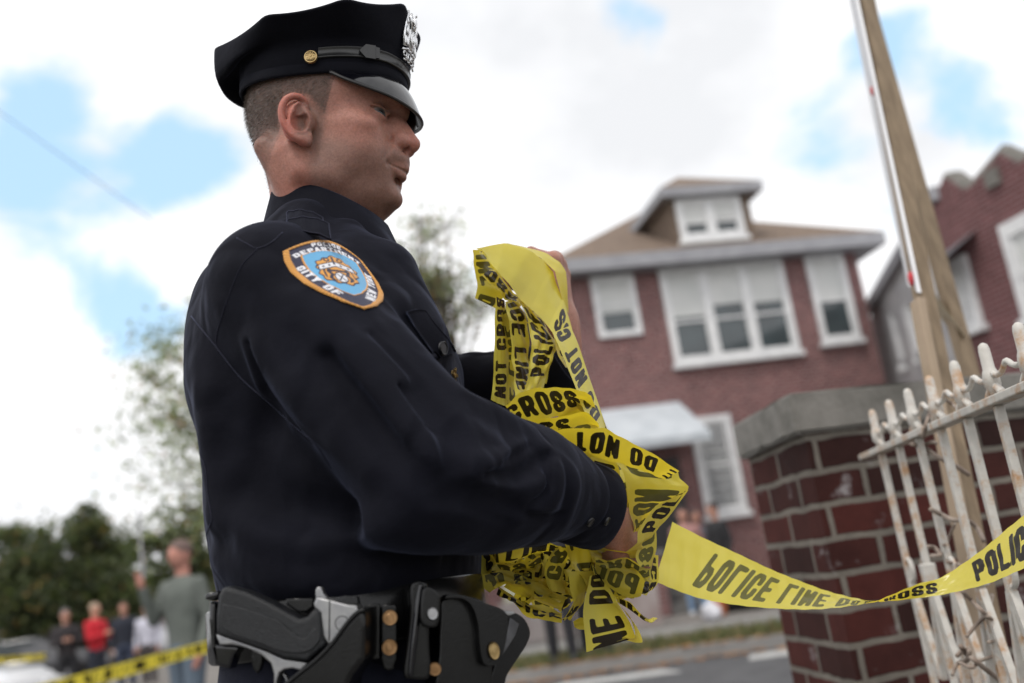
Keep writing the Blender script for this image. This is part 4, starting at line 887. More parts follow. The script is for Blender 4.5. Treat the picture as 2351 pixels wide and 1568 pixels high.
def build_cap():
    global cap
    rim = octr(TH); x0, y0 = band_xy(TH); z0 = band_z(TH)
    R = []
    def ring(x, y, z): R.append(np.stack([x, y, z], 1))
    ring(*band_xy(TH, -.003), z0+.012); ring(*band_xy(TH, -.0025), z0); ring(*band_xy(TH, .0), z0-.0005)
    ring(*band_xy(TH, .0012), z0+.002); ring(*band_xy(TH, .0012), z0+.0115); ring(*band_xy(TH, .0004), z0+.0125)
    ring(*band_xy(TH, .0014), z0+.0135); ring(*band_xy(TH, .0020), z0+.028); ring(*band_xy(TH, .0028), z0+.036)
    xb, yb = band_xy(TH, .0040); zb = z0+.038
    w = np.clip(-np.cos(TH), 0, 1)**2
    for t in (.12, .25, .4, .55, .7, .84, .94):
        tt = t+w*(.35*sin(pi*t)); tt = np.minimum(tt, 1)
        wob = .0016*np.sin(9*TH+3*t)*sin(pi*t)
        ring(xb*(1-tt)+rim[:, 0]*tt+wob, yb*(1-tt)+rim[:, 1]*tt+wob, (zb)*(1-t)+rim[:, 2]*t-w*.034*sin(pi*t*.95))
    R.append(rim.copy()); R.append(rim*np.array([.992, .992, 1])+np.array([0, 0, .0025])); R.append(rim*np.array([.975, .975, 1])+np.array([0, 0, .0020]))
    for q, dz in ((.9, .004), (.7, .009), (.4, .014), (.1, .016)):
        c = np.array([-.005, 0, 1.752]); R.append(c+(rim-c)*np.array([q, q, q])+np.array([0, 0, dz*.8]))
    V, Fc = ringmesh(R); V.append((-.005, 0, 1.766)); n0 = (len(R)-1)*NT
    Fc = [f for f in Fc] ; tri = [(n0+k, n0+(k+1) % NT, len(V)-1) for k in range(NT)]
    cap = meshobj('cap', H2W(V), Fc+tri, M_cap, officer)
    cap.matrix_parent_inverse = Matrix.Translation(-officer.location)
    # visor
    half = [(.031, -.0800, 1.6775), (.046, -.0800, 1.6685), (.062, -.0765, 1.6615), (.078, -.0680, 1.6568), (.0935, -.0545, 1.6540), (.1070, -.0370, 1.6505), (.1155, -.0180, 1.6480)]
    ctl = half+[(.1180, 0, 1.6472)]+[(x, -y, z) for x, y, z in half[::-1]]
    outer = catmull(ctl, 61); S = np.linspace(0, 1, 13); top = []
    ths = np.linspace(RAD(-70), RAD(70), 61); T = ths
    bx, by = band_xy(ths, .001); inner = np.stack([bx, by, band_z(ths)+.001], 1)
    for s in S:
        hump = (.0030*sin(pi*s)*np.cos(np.linspace(-pi/2, pi/2, 61)))[:, None]
        top.append(inner*(1-s)+outer*s+hump*np.array([.3, 0, 1.0]))
    top = np.array(top); nrm = np.array([.35, 0, .9])
    bot = top-np.array([.0010, 0, .0026]); nt = len(T)
    rows = [r for r in top]+[r for r in bot[::-1]]
    V, Fc = ringmesh(rows, closed=False)
    v = meshobj('visor', H2W(V), Fc, M_patent, cap)
    v.matrix_parent_inverse = Matrix.Identity(4)
    bm = bmesh.new(); e = top[-1]*.6+bot[-1]*.4
    tube(bm, H2W(e), .0021, 8)
    tube(bm, H2W(top[-1]*.9+top[-2]*.1+(0, 0, .0006)), .0007, 5)
    bmobj('visor_edge', bm, mat('visor_trim', (.012, .012, .013), rough=.3, spec=.5), cap, True)
    # strap over the front of the band
    th = np.linspace(RAD(-78), RAD(78), 80)
    xs, ys = band_xy(th, .0042); zc = 1.6965+.0115*np.clip(np.cos(th)*1.15, 0, 1)+.000*th
    rings = [np.stack([band_xy(th, g)[0], band_xy(th, g)[1], zc+dz], 1) for g, dz in ((.0015, -.0068), (.0042, -.0066), (.0048, -.0052), (.0040, -.0046), (.0042, 0), (.0040, .0046), (.0048, .0052), (.0042, .0066), (.0015, .0068))]
    V, Fc = ringmesh(rings, closed=False); meshobj('chin_strap', H2W(V), Fc, M_strap, cap)
    for s in (-1, 1):
        bm = bmesh.new()
        for a0, a1, h0, h1 in ((52, 48, .001, .0080), (48, 41, .0085, .0085), (41, 38, .0070, .0066)):
            vs = []
            for a, hh in ((a0, h0), (a1, h1)):
                t = np.array([RAD(a)*s]); bx, by = band_xy(t, .0060); z = 1.6965+.0115*min(1, cos(RAD(a))*1.15)
                vs += [(bx[0], by[0], z-hh), (bx[0], by[0], z+hh)]
            q = [bm.verts.new(tuple(p)) for p in H2W(vs)]; bm.faces.new((q[0], q[1], q[3], q[2]))
        bmesh.ops.remove_doubles(bm, verts=bm.verts, dist=.0008); bmesh.ops.solidify(bm, geom=bm.faces[:], thickness=.002)
        bmobj('strap_keeper', bm, M_strap, cap)
    for s in (-1, 1):
        p = H2W((.0105, s*.0885, 1.6925))[0]; nn = Vector(tuple(HL*s+HF*.12)).normalized()
        bm = bmesh.new(); Mx = Matrix.Translation(Vector(tuple(p))) @ nn.to_track_quat('Z', 'Y').to_matrix().to_4x4()
        bmesh.ops.create_cone(bm, cap_ends=True, segments=32, radius1=.0082, radius2=.0074, depth=.0024, matrix=Mx)
        bmesh.ops.create_uvsphere(bm, u_segments=24, v_segments=10, radius=.0066, matrix=Mx @ Matrix.Translation((0, 0, .0008)) @ Matrix.Diagonal((1, 1, .35, 1)))
        for k in range(9):
            a = k*2*pi/9; box(bm, Mx @ Vector((.0040*cos(a), .0040*sin(a), .0026)), (.0013, .0013, .0012), Mx.to_quaternion().to_euler())
        box(bm, Mx @ Vector((0, 0, .0031)), (.003, .003, .0012), (Mx.to_quaternion() @ Euler((0, 0, .78)).to_quaternion()).to_euler())
        bmobj('button', bm, M_brass, cap, False)
    # badge: eagle over a seal held by two figures, four pierced digits below
    def B(u, v, d=0):      # u across (-1..1 = 21 mm), v up in mm from the strap
        y = u*.0205; X = .1085+.006*(v/70.)-.010*u*u*.35+d
        X -= .0030; r_ = X+.0045; a_ = RAD(4)
        return (-.0045+r_*cos(a_)+y*sin(a_), -r_*sin(a_)+y*cos(a_), 1.7120+v*.001)
    bm = bmesh.new()
    def plate(pts, d0, th_):
        a = [bm.verts.new(tuple(H2W(B(u, v, d0+th_))[0])) for u, v in pts]; b = [bm.verts.new(tuple(H2W(B(u, v, d0))[0])) for u, v in pts]
        bm.faces.new(a); bm.faces.new(b[::-1])
        for i in range(len(a)): j = (i+1) % len(a); bm.faces.new((a[i], b[i], b[j], a[j]))
    def blob(u, v, r, rz, d=.002): bmesh.ops.create_uvsphere(bm, u_segments=10, v_segments=6, radius=1, matrix=Matrix.Translation(Vector(tuple(H2W(B(u, v, d))[0]))) @ Matrix(((*HF, 0), (*HL, 0), (*HU, 0), (0, 0, 0, 1))).transposed() @ Matrix.Diagonal((.0016, r, rz, 1)))
    seal = [(-.42, 24), (-.5, 34), (-.42, 44), (-.2, 49), (.2, 49), (.42, 44), (.5, 34), (.42, 24), (.2, 19), (-.2, 19)]
    plate(seal, 0, .0018)
    for s in (-1, 1):
        plate([(s*.55, 20), (s*.95, 19), (s*1.0, 34), (s*.95, 47), (s*.86, 57), (s*.80, 66), (s*.70, 66), (s*.68, 56), (s*.56, 47), (s*.52, 34)][::s], 0, .0024)   # figures at the sides
        blob(s*.76, 52, .0032, .0040); blob(s*.76, 40, .0038, .0070, .003); blob(s*.66, 27, .0020, .0070, .0025); blob(s*.88, 27, .0020, .0070, .0025)
        plate([(0, 50), (s*.18, 60), (s*.42, 66), (s*.50, 60), (s*.42, 52), (s*.20, 48)][::s], 0, .0026)      # wings
        blob(s*.30, 57, .0030, .0042); blob(s*.52, 17, .0030, .0018); blob(s*.2, 16, .0030, .0018)
    blob(0, 58, .0028, .0060, .003); blob(0, 66, .0022, .0024, .004); blob(0, 34, .0072, .0100, .0018); blob(0, 34, .0030, .0060, .0035)
    plate([(-1.0, 15), (-.6, 18), (.6, 18), (1.0, 15), (1.0, 12.5), (.6, 15.5), (-.6, 15.5), (-1.0, 12.5)], 0, .0024)
    def stroke(a, b, w=.0011):
        pa, pb = H2W(B(*a, .0016))[0], H2W(B(*b, .0016))[0]; tube(bm, [pa, pb], w, 6)
    dig = {'9': [((.1, 1), (.9, 1)), ((.1, 1), (.1, .5)), ((.1, .5), (.9, .5)), ((.9, 1), (.9, 0)), ((.9, 0), (.2, 0))],
           '0': [((.1, 0), (.1, 1)), ((.1, 1), (.9, 1)), ((.9, 1), (.9, 0)), ((.9, 0), (.1, 0))],
           '5': [((.9, 1), (.1, 1)), ((.1, 1), (.1, .55)), ((.1, .55), (.9, .5)), ((.9, .5), (.9, 0)), ((.9, 0), (.1, 0))],
           '2': [((.1, 1), (.9, 1)), ((.9, 1), (.9, .55)), ((.9, .55), (.1, 0)), ((.1, 0), (.9, 0))]}
    for i, ch in enumerate('9052'):
        u0 = -.92+i*.47; dv = -3*abs(i-1.5)*0
        for (a, b) in dig[ch]: stroke((u0+a[0]*.36, 2+dv+a[1]*10), (u0+b[0]*.36, 2+dv+b[1]*10))
    bmobj('badge', bm, M_silver, cap, True)
build_cap()
for o in list(cap.children): o.matrix_parent_inverse = Matrix.Identity(4)
# ============================================================ shirt (torso and both sleeves are one garment)
R_SH = np.array([-.230, .965, 1.398]); R_EL = W(985, 1085, .93); R_WR = W(1352, 1160, 1.080)
L_SH = np.array([-.235, 1.285, 1.42]); L_EL = WY(1030, 925, 1.37); L_WR = WY(1262, 862, 1.30)

def hit(px, py, bvh=None, off=.0006):
    r = ray(px, py); r = r/np.linalg.norm(r)
    h = (bvh or SBVH).ray_cast(Vector(tuple(CAMP)), Vector(tuple(r)))
    if h[0] is None: return None, None
    n = h[1] if h[1].dot(Vector(tuple(r))) < 0 else -h[1]
    return np.array(h[0]+n*off), np.array(n)
def build_shirt():
    F = Field((-.42, .83, .955), (.145, 1.46, 1.585), .0026)
    zs = [.96, 1.03, 1.08, 1.13, 1.19, 1.27, 1.35, 1.40, 1.45, 1.485, 1.52]
    bk = [-.350, -.346, -.346, -.352, -.356, -.352, -.354, -.350, -.334, -.308, -.27]
    fr = [-.086, -.084, -.074, -.066, -.062, -.062, -.072, -.100, -.136, -.160, -.165]
    b = [.158, .157, .160, .170, .180, .184, .186, .176, .138, .090, .064]
    F.column(zs, [(p+q)/2 for p, q in zip(bk, fr)], [1.12]*11, [(q-p)/2 for p, q in zip(bk, fr)], b, .01, p=2.25)
    # shoulders, trapezius
    for s, S in ((-1, R_SH), (1, L_SH)):
        F.ell(S+np.array([0.004, 0, -.022]), (.068, .058, .058), .03)
        F.cone((-.215, 1.12+s*.055, 1.500), S+np.array([.0, -s*.035, -.002]), .029, .042, .03)
        F.cone((-.280, 1.12+s*.06, 1.41), (-.275, 1.12+s*.11, 1.32), .055, .06, .04)
        F.cone((-.135, 1.12+s*.07, 1.42), (-.125, 1.12+s*.09, 1.34), .045, .055, .035)
    # near arm
    mid = R_SH*.5+R_EL*.5
    F.chain([R_SH, mid, R_EL], [.070, .0705, .066], .016)
    f1 = R_EL*.72+R_WR*.28+np.array([.0, 0, .000]); f2 = R_EL*.42+R_WR*.58+np.array([0, 0, .006]); f3 = R_EL*.14+R_WR*.86+np.array([0, 0, .004])
    F.chain([R_EL, f1, f2, f3], [.0650, .0660, .0610, .0450], .022)
    F.cone(W(1080, 985, .965), W(1270, 1075, 1.055), .020, .026, .03)      # slack cloth on top of the forearm
    F.cone(W(930, 1165, .92), W(1110, 1180, .98), .032, .028, .03)
    # folds lie on the cloth
    V0, F0 = F.mesh(); bv = BVHTree.FromPolygons([tuple(v) for v in V0.tolist()], F0.tolist())
    def ridge(px, r, k=.018, op='add', lift=.45):
        P = []
        for x, y in catmull(px, 22):
            q, nn = hit(x, y, bv, 0)
            if q is not None: P.append(q+nn*r*(-lift if op == 'add' else lift))
        n = len(P); rr = r*(.25+.75*np.sin(np.linspace(.05, pi-.05, n)))
        F.chain(P, list(rr), k, op)
    ridge([(880, 700), (985, 835), (1060, 915), (1150, 955), (1215, 985)], .013, .02)
    ridge([(700, 680), (800, 820), (900, 960), (960, 1040)], .016, .03)
    ridge([(600, 800), (720, 950), (840, 1070)], .014, .03)
    ridge([(1225, 1000), (1268, 1065), (1262, 1140), (1200, 1190)], .014, .014)
    for q_, r_ in (([(1150, 1150), (1215, 1175), (1290, 1170)], .005), ([(1090, 1060), (1150, 1050), (1205, 1015)], .006), ([(900, 880), (990, 980), (1020, 1070)], .006), ([(840, 760), (930, 850), (985, 930)], .006), ([(1000, 1090), (1060, 1150), (1150, 1190)], .006), ([(560, 780), (610, 900), (700, 1000)], .006), ([(1240, 1050), (1238, 1110), (1200, 1150)], .005)):
        ridge(q_, r_, .008); ridge([(x+13, y+9) for x, y in q_], r_*.7, .008, 'cut', .3)
    ridge([(1292, 1050), (1316, 1110), (1300, 1200)], .009, .010)
    ridge([(1020, 1000), (1110, 1085), (1230, 1110)], .012, .02)
    ridge([(960, 900), (1040, 1000), (1050, 1110)], .008, .02, 'cut', .2)
    ridge([(1110, 1090), (1190, 1090), (1258, 1045)], .006, .014, 'cut', .2)
    ridge([(760, 820), (870, 980), (980, 1120)], .007, .022, 'cut', .2)
    ridge([(1000, 1150), (1080, 1140), (1180, 1160)], .006, .016, 'cut', .2)
    ridge([(470, 900), (490, 1040), (500, 1180)], .012, .03)
    ridge([(500, 1190), (620, 1240), (760, 1250), (900, 1210)], .014, .03)
    ridge([(560, 1130), (680, 1170), (820, 1180)], .010, .03, 'cut', .2)
    ridge([(500, 1290), (640, 1330), (820, 1330), (980, 1290)], .014, .03)
    ridge([(620, 960), (600, 1060), (640, 1150)], .010, .03, 'cut', .2)
    # cloth bunching of the chest in front of the arm, back pleat, waist blousing
    for a, b2, r in (((-.172, .995, 1.440), (-.118, .985, 1.365), .018), ((-.160, 1.02, 1.445), (-.108, 1.01, 1.37), .016), ((-.185, .985, 1.43), (-.160, .965, 1.365), .014)):
        F.cone(a, b2, r*.6, r, .016)
    for s in (-1, 1): F.cone((-.165, 1.12+s*.062, 1.478), (-.150, 1.12+s*.095, 1.42), .020, .03, .02)
    # far arm
    F.chain([L_SH, L_EL], [.074, .062], .02)
    F.chain([L_EL, L_EL*.5+L_WR*.5, L_WR], [.062, .052, .043], .015)
    F.ell(WY(1085, 860, 1.33), (.030, .03, .030), .012); F.ell(WY(1150, 868, 1.33), (.030, .03, .034), .010)
    # neck opening
    F.cone((-.205, 1.12, 1.60), (-.19, 1.12, 1.46), .058, .054, .004, 'cut')
    return F.mesh()
SV, SF = build_shirt()
shirt = fast_mesh('shirt', SV, SF, M_shirt, officer); shirt.matrix_parent_inverse = Matrix.Translation(-officer.location)
SBVH = BVHTree.FromPolygons([tuple(v) for v in SV.tolist()], SF.tolist())
def seam(pts, r=.0006, name='seam', m=None, parent=None, off=.0003, n=40):
    P = [hit(x, y, off=off)[0] for x, y in catmull(pts, n)]; P = [p for p in P if p is not None]
    bm = bmesh.new(); tube(bm, P, r, 5); o = bmobj(name, bm, m or M_seam, parent or shirt, True); return o
M_seam = cloth('seam_thread', (.016, .016, .024), .3)

def decal(name, pxg, m, parent, th=.0012, bvh=None, off=.0015, smooth=True, gap=.02):
    "cloth piece laid on the shirt: pxg is a grid (rows, cols, 2) of sighting pixels"
    A, B, _ = np.array(pxg).shape; P = np.zeros((A, B, 3)); N = np.zeros((A, B, 3))
    for i in range(A):
        for j in range(B):
            p, n = hit(pxg[i][j][0], pxg[i][j][1], bvh, 0)
            P[i, j] = p if p is not None else np.nan; N[i, j] = n if n is not None else np.nan
    okn = ~np.isnan(P[..., 0])
    if not okn.all(): N[~okn] = N[okn].mean(0); P[~okn] = 0
    for _ in range(2):
        Q = N.copy(); Q[1:-1, 1:-1] = (N[:-2, 1:-1]+N[2:, 1:-1]+N[1:-1, :-2]+N[1:-1, 2:])/4; N = Q/np.linalg.norm(Q, axis=2, keepdims=True)
    ok = okn
    top = (P+N*(off+th)).reshape(-1, 3); bot = (P+N*(off*.0-.0005)).reshape(-1, 3); Fc = []; n = A*B
    good = ok.ravel(); pp = P.reshape(-1, 3)
    for i in range(A-1):
        for j in range(B-1):
            q = (i*B+j, i*B+j+1, (i+1)*B+j+1, (i+1)*B+j)
            if all(good[k] for k in q) and max(np.linalg.norm(pp[q[0]]-pp[q[2]]), np.linalg.norm(pp[q[1]]-pp[q[3]])) < gap: Fc.append(q)
    ring = [(0, j) for j in range(B)]+[(i, B-1) for i in range(1, A)]+[(A-1, j) for j in range(B-2, -1, -1)]+[(i, 0) for i in range(A-2, 0, -1)]
    for (a, b), (c, d) in zip(ring, ring[1:]+ring[:1]):
        if good[a*B+b] and good[c*B+d]: Fc.append((a*B+b, c*B+d, n+c*B+d, n+a*B+b))
    V = np.vstack([top, bot]); used = sorted({k for f in Fc for k in f}); mp = {k: i for i, k in enumerate(used)}; V = V[used]; Fc = [tuple(mp[k] for k in f) for f in Fc]
    o = meshobj(name, V, Fc, m, parent, smooth); return o, P, N
def quadgrid(c, nx, ny):
    "bilinear grid between four pixel corners (tl, tr, br, bl)"
    c = np.array(c, float); u = np.linspace(0, 1, nx)[None, :, None]; v = np.linspace(0, 1, ny)[:, None, None]
    return (c[0]*(1-u)+c[1]*u)*(1-v)+(c[3]*(1-u)+c[2]*u)*v
# collar
def build_collar():
    n = 61; th = np.linspace(RAD(180-338/2), RAD(180+338/2), n)
    cx = np.cos(th); sy = np.sin(th); w = (1+cx)/2      # w: 0 behind, 1 in front
    ax = -.196+.010*w
    zt = 1.572-.066*w**1.25; zb = 1.522-.070*w**1.1
    pt = np.exp(-((np.abs(th-pi)-RAD(165))/RAD(14))**2)
    rows = []
    for t, g in ((0, .0), (.04, .0025), (.3, .0065), (.6, .0115), (.85, .0155), (1, .0170)):
        rr = .0600+g; rb = .0580+g
        rows.append(np.stack([ax+cx*(rr+.010*t*w), 1.12+sy*rb*1.02, zt*(1-t)+(zb-.026*pt)*t], 1))
    inner = [np.stack([ax+cx*.0575, 1.12+sy*.0560, zt-.004], 1), np.stack([ax+cx*.0575, 1.12+sy*.0570, zb-.02], 1)]
    under = [rows[-1]-np.stack([cx*.0022, sy*.0022, 0*cx+.0004], 1), np.stack([ax+cx*.066, 1.12+sy*.0645, zb+.006], 1)]
    V, Fc = ringmesh(inner[::-1]+rows+under, closed=False)
    o = meshobj('collar', V, Fc, M_shirt, shirt); return o
build_collar()
# ============================================================ hands, skin, hair
def hand(F, wr, a, n, curls, spread=.0, thumb=(.5, .2), sgn=1, k=.004):
    "wr wrist, a along the hand, n out of the back of the hand; thumb on the a x n side times sgn"
    wr = np.array(wr, float); a = np.array(a, float); a /= np.linalg.norm(a); n = np.array(n, float); n -= a*(n@a); n /= np.linalg.norm(n)
    s = np.cross(a, n)*sgn
    P = lambda u, v, w: wr+a*u+s*v+n*w
    F.chain([P(-.06, 0, 0), P(-.02, 0, 0), P(.01, 0, 0)], [.027, .0245, .0235], .01)
    F.cone(P(-.01, .012, 0), P(.01, -.012, 0), .019, .019, .01)
    for v, e in ((.026, .084), (.009, .090), (-.009, .087), (-.026, .078)):
        F.cone(P(.008, v*.55, .0), P(e, v, .001), .0155, .0120, .012)
    F.cone(P(.02, .022, -.006), P(.05, .032, -.008), .016, .013, .010)      # ball of the thumb
    tips = []
    for i, (v, e, L, r) in enumerate(((.027, .086, .070, .0092), (.009, .092, .078, .0095), (-.0095, .089, .073, .0090), (-.027, .080, .058, .0080))):
        p = P(e-.004, v, .002); F.ell(p, (.0112, .0112, .0112), .005)
        ang = 0; dirv = a; pts = [p]
        for f, c in zip((.46, .30, .24), curls[i]):
            ang += RAD(c); d = a*cos(ang)-n*sin(ang)+s*spread*(1.5-i)*.1
            pts.append(pts[-1]+d/np.linalg.norm(d)*L*f)
        F.chain(pts, [r*1.06, r, r*.92, r*.78], .0025); tips.append(pts[-1])
        F.ell(pts[1], (r*1.08,)*3, .003)
    t0 = P(.028, .030, -.004); d1 = a*.72+s*thumb[0]-n*thumb[1]; d1 /= np.linalg.norm(d1)
    t1 = t0+d1*.036; d2 = a*.85+s*thumb[0]*.2-n*(thumb[1]+.35); d2 /= np.linalg.norm(d2); t2 = t1+d2*.030; t3 = t2+(d2-n*.3)/np.linalg.norm(d2-n*.3)*.018
    F.chain([t0, t1, t2, t3], [.0140, .0108, .0100, .0078], .005)
    return tips
L_HW = WY(1286, 748, 1.295)
R_HW = W(1384, 1186, 1.112)
def build_hands():
    F = Field(L_HW+(-.12, -.085, -.10), L_HW+(.075, .085, .17), .0015)
    F.chain([L_WR, L_HW+(-.004, 0, -.02), L_HW], [.030, .027, .025], .01)
    hand(F, L_HW, (.08, -.02, 1), (.96, -.25, 0), [(62, 70, 40), (66, 74, 42), (68, 74, 42), (66, 70, 40)], thumb=(-.25, 1.0), sgn=-1)
    A = F.mesh()
    F = Field(R_HW+(-.11, -.11, -.14), R_HW+(.13, .12, .09), .0015)
    F.chain([R_WR-(R_WR-R_EL)*.2, R_HW], [.031, .026], .01)
    hand(F, R_HW, (.46, .80, -.38), (.70, -.65, .30), [(62, 60, 30), (64, 62, 30), (66, 64, 30), (66, 62, 30)], thumb=(-.3, .9), sgn=1)
    B = F.mesh()
    return A, B
HA, HB = build_hands()
# trunk and limbs beneath the clothes
F_ = Field((-.40, .85, -.02), (.10, 1.40, 1.56), .009)
F_.column([.93, 1.0, 1.1, 1.25, 1.38, 1.44, 1.50], [-.22]*7, [1.12]*7, [.105, .105, .108, .112, .105, .075, .055], [.12, .125, .125, .14, .14, .12, .055], .02)
for s, S, E, Wr in ((-1, R_SH, R_EL, R_WR), (1, L_SH, L_EL, L_WR)):
    F_.chain([S+(0, -s*.01, -.01), E, Wr], [.045, .038, .026], .02)
    F_.chain([(-.22, 1.12+s*.09, .95), (-.20, 1.12+s*.10, .52), (-.22, 1.12+s*.10, .10)], [.075, .05, .035], .02)
F_.cone((-.2, 1.12, 1.44), (-.185, 1.12, 1.56), .05, .05, .02)
TB = F_.mesh()
HW = H2W(HV); parts_ = [(HW, HFc), HA, HB, TB]
V = np.vstack([p[0] for p in parts_]); off = 0; Fs = []
for v, f in parts_: Fs.append(f+off); off += len(v)
X, Y, Z = HV[:, 0], np.abs(HV[:, 1]), HV[:, 2]
nh = len(HV)
base = np.array([.325, .172, .136]); red = np.array([.385, .145, .115]); stub = np.array([.185, .115, .095]); lip = np.array([.34, .180, .145]); scalp = np.array([.075, .055, .046])
rgb = np.tile(base, (len(V), 1))
def blend(mask, c):
    rgb[:len(mask)] = rgb[:len(mask)]*(1-mask[:, None])+c*mask[:, None]
def gsn(p, r): return np.exp(-((X-p[0])**2+(Y-p[1])**2+(Z-p[2])**2)/r**2)
ear = smoothstep(.0770, .0810, Y)*smoothstep(.03, .02, X)*smoothstep(-.04, -.03, X)
blend(np.clip(ear*.75+gsn((-.02, .086, 1.60), .02)*.4, 0, 1), red)
blend(np.clip(gsn((.105, .0, 1.612), .020)*.55+gsn((.055, .055, 1.60), .028)*.35+gsn((.0, .055, 1.53), .04)*.55+gsn((.04, .06, 1.64), .02)*.2, 0, 1), red)
jaw = smoothstep(1.612, 1.588, Z-.35*np.maximum(0, .03-X)*(X < .03)+.0*X)*smoothstep(-.004, .012, X)*smoothstep(1.513, 1.528, Z+.15*(X-.05))
jaw *= 1-.55*np.exp(-(((X-.066)/.018)**2+((Z-1.598)/.012)**2))*(Y > .02)
jaw = np.maximum(jaw, smoothstep(-.012, -.002, X)*smoothstep(.028, .014, X)*smoothstep(1.585, 1.60, Z)*smoothstep(1.65, 1.63, Z)*smoothstep(.045, .06, Y))
blend(jaw*.75*(Z < 1.66), stub)
lipm = np.exp(-((Z-(1.5835-.0045*(Y/.024)**2))/.0052)**4)*(Y < .0265)*(X > .070)+np.exp(-((Z-(1.5705+.005*(Y/.024)**2))/.0050)**4)*(Y < .0235)*(X > .072)
blend(np.clip(lipm, 0, 1)*.5, lip)
# hairline seen from the side, in the head's own plane
HP = [HS(x, y, -.072) for x, y in [(775, 120), (771, 172), (765, 205), (757, 232), (749, 257), (739, 259), (733, 250), (722, 240), (706, 224), (680, 219), (655, 226), (644, 240), (639, 262), (640, 300), (634, 335), (618, 372), (600, 400)]]
HP = [(p[0], p[2]) for p in HP]+[(-.14, 1.56), (-.14, 1.80), (.06, 1.80)]
def inpoly(px, py, poly):
    ins = np.zeros(len(px), bool); j = len(poly)-1
    for i in range(len(poly)):
        xi, yi = poly[i]; xj, yj = poly[j]
        c = ((yi > py) != (yj > py)) & (px < (xj-xi)*(py-yi)/(yj-yi+1e-12)+xi); ins ^= c; j = i
    return ins
def sdpoly(px, py, poly):
    d = np.full(len(px), 9.0); n = len(poly)
    for i in range(n):
        a = np.array(poly[i]); b = np.array(poly[(i+1) % n]); e = b-a
        t = np.clip(((px-a[0])*e[0]+(py-a[1])*e[1])/(e@e+1e-15), 0, 1)
        d = np.minimum(d, np.hypot(px-a[0]-t*e[0], py-a[1]-t*e[1]))
    return np.where(inpoly(px, py, poly), -d, d)
jit = .0022*np.sin(X*900+Z*700)*np.sin(Z*1100-X*400)
sd = sdpoly(X, Z, HP)+jit
hm = smoothstep(.001, -.006, sd)*(ear < .3)
fade = 1-.65*smoothstep(1.640, 1.580, Z)
hm = hm*np.where(X < -.03, fade, .85+.15*smoothstep(1.65, 1.69, Z))
blend(hm*.92, scalp)
brow = np.exp(-(((Z-(1.6665-.10*(Y-.035)**1*(Y > .045)))/.0042)**2))*smoothstep(.052, .046, Y)*smoothstep(.010, .016, Y)*(X > .05)
blend(np.clip(brow, 0, 1)*.75, scalp)
blend(np.exp(-(((Z-1.6450)/.0012)**2))*(X > .07)*(Y > .02)*(Y < .046)*.6, scalp)
M_skin, n_, l_, b_ = newmat('skin')
at = n_.new('ShaderNodeAttribute'); at.attribute_name = 'Col'
mott = ramp(n_, l_, noise(n_, l_, 55, 5, .65), [(.3, (.84, .74, .70)), (.7, (1.08, 1.03, 1.0))])
mo2 = ramp(n_, l_, noise(n_, l_, 380, 4, .7), [(.3, (.76, .74, .73)), (.7, (1.14, 1.13, 1.12))])
c_ = mix(n_, l_, 1.0, mix(n_, l_, 1.0, at.outputs['Color'], mott, 'MULTIPLY'), mo2, 'MULTIPLY')
l_.new(c_, b_.inputs['Base Color']); b_.inputs['Roughness'].default_value = .52; b_.inputs['Specular IOR Level'].default_value = .30
b_.inputs['Subsurface Weight'].default_value = .5; b_.inputs['Subsurface Radius'].default_value = (1.0, .32, .16); b_.inputs['Subsurface Scale'].default_value = .006
bump(n_, l_, b_, noise(n_, l_, 700, 4, .7), .28, .0006)
body = fast_mesh('body', V, np.vstack(Fs), M_skin, officer); vcolor(body, 'Col', rgb)
# cropped hair
def build_hair():
    me = body.data; no = np.zeros(len(V)*3, np.float32); me.vertices.foreach_get('normal', no); no = no.reshape(-1, 3)[:nh]
    idx = np.nonzero((hm > .25) & (Z < 1.715))[0]; cnt = 17000
    pick = RNG.choice(idx, cnt, p=hm[idx]/hm[idx].sum()); r1 = RNG.normal(size=(cnt, 3)); r2 = RNG.random((cnt, 2))
    p0 = HW[pick]+RNG.normal(size=(cnt, 3))*.0008; nn = no[pick]
    flow = -HF*.45-HU*.75
    d = nn*.55+flow[None]*.9+r1*.22; d /= np.linalg.norm(d, axis=1, keepdims=True)
    Ln = (.0022+.0042*smoothstep(1.60, 1.68, HV[pick, 2]))*(.6+.7*r2[:, 0])
    side = np.cross(d, r1); side /= np.linalg.norm(side, axis=1, keepdims=True)
    w = .00013
    d2 = d+flow[None]*.35; d2 /= np.linalg.norm(d2, axis=1, keepdims=True)
    a = p0-nn*.0006; m = a+d*(Ln*.55)[:, None]; t = m+d2*(Ln*.5)[:, None]
    VV = np.stack([a-side*w, a+side*w, m+side*w*.8, m-side*w*.8, t], 1).reshape(-1, 3)
    b = np.arange(cnt)*5; Fq = [(i, i+1, i+2, i+3) for i in b]+[(i+3, i+2, i+4) for i in b]
    mh = mat('hair', (.060, .042, .032), (.15, .115, .09), scale=300, rough=.45, spec=.5)
    meshobj('hair', VV, Fq, mh, body)
build_hair()
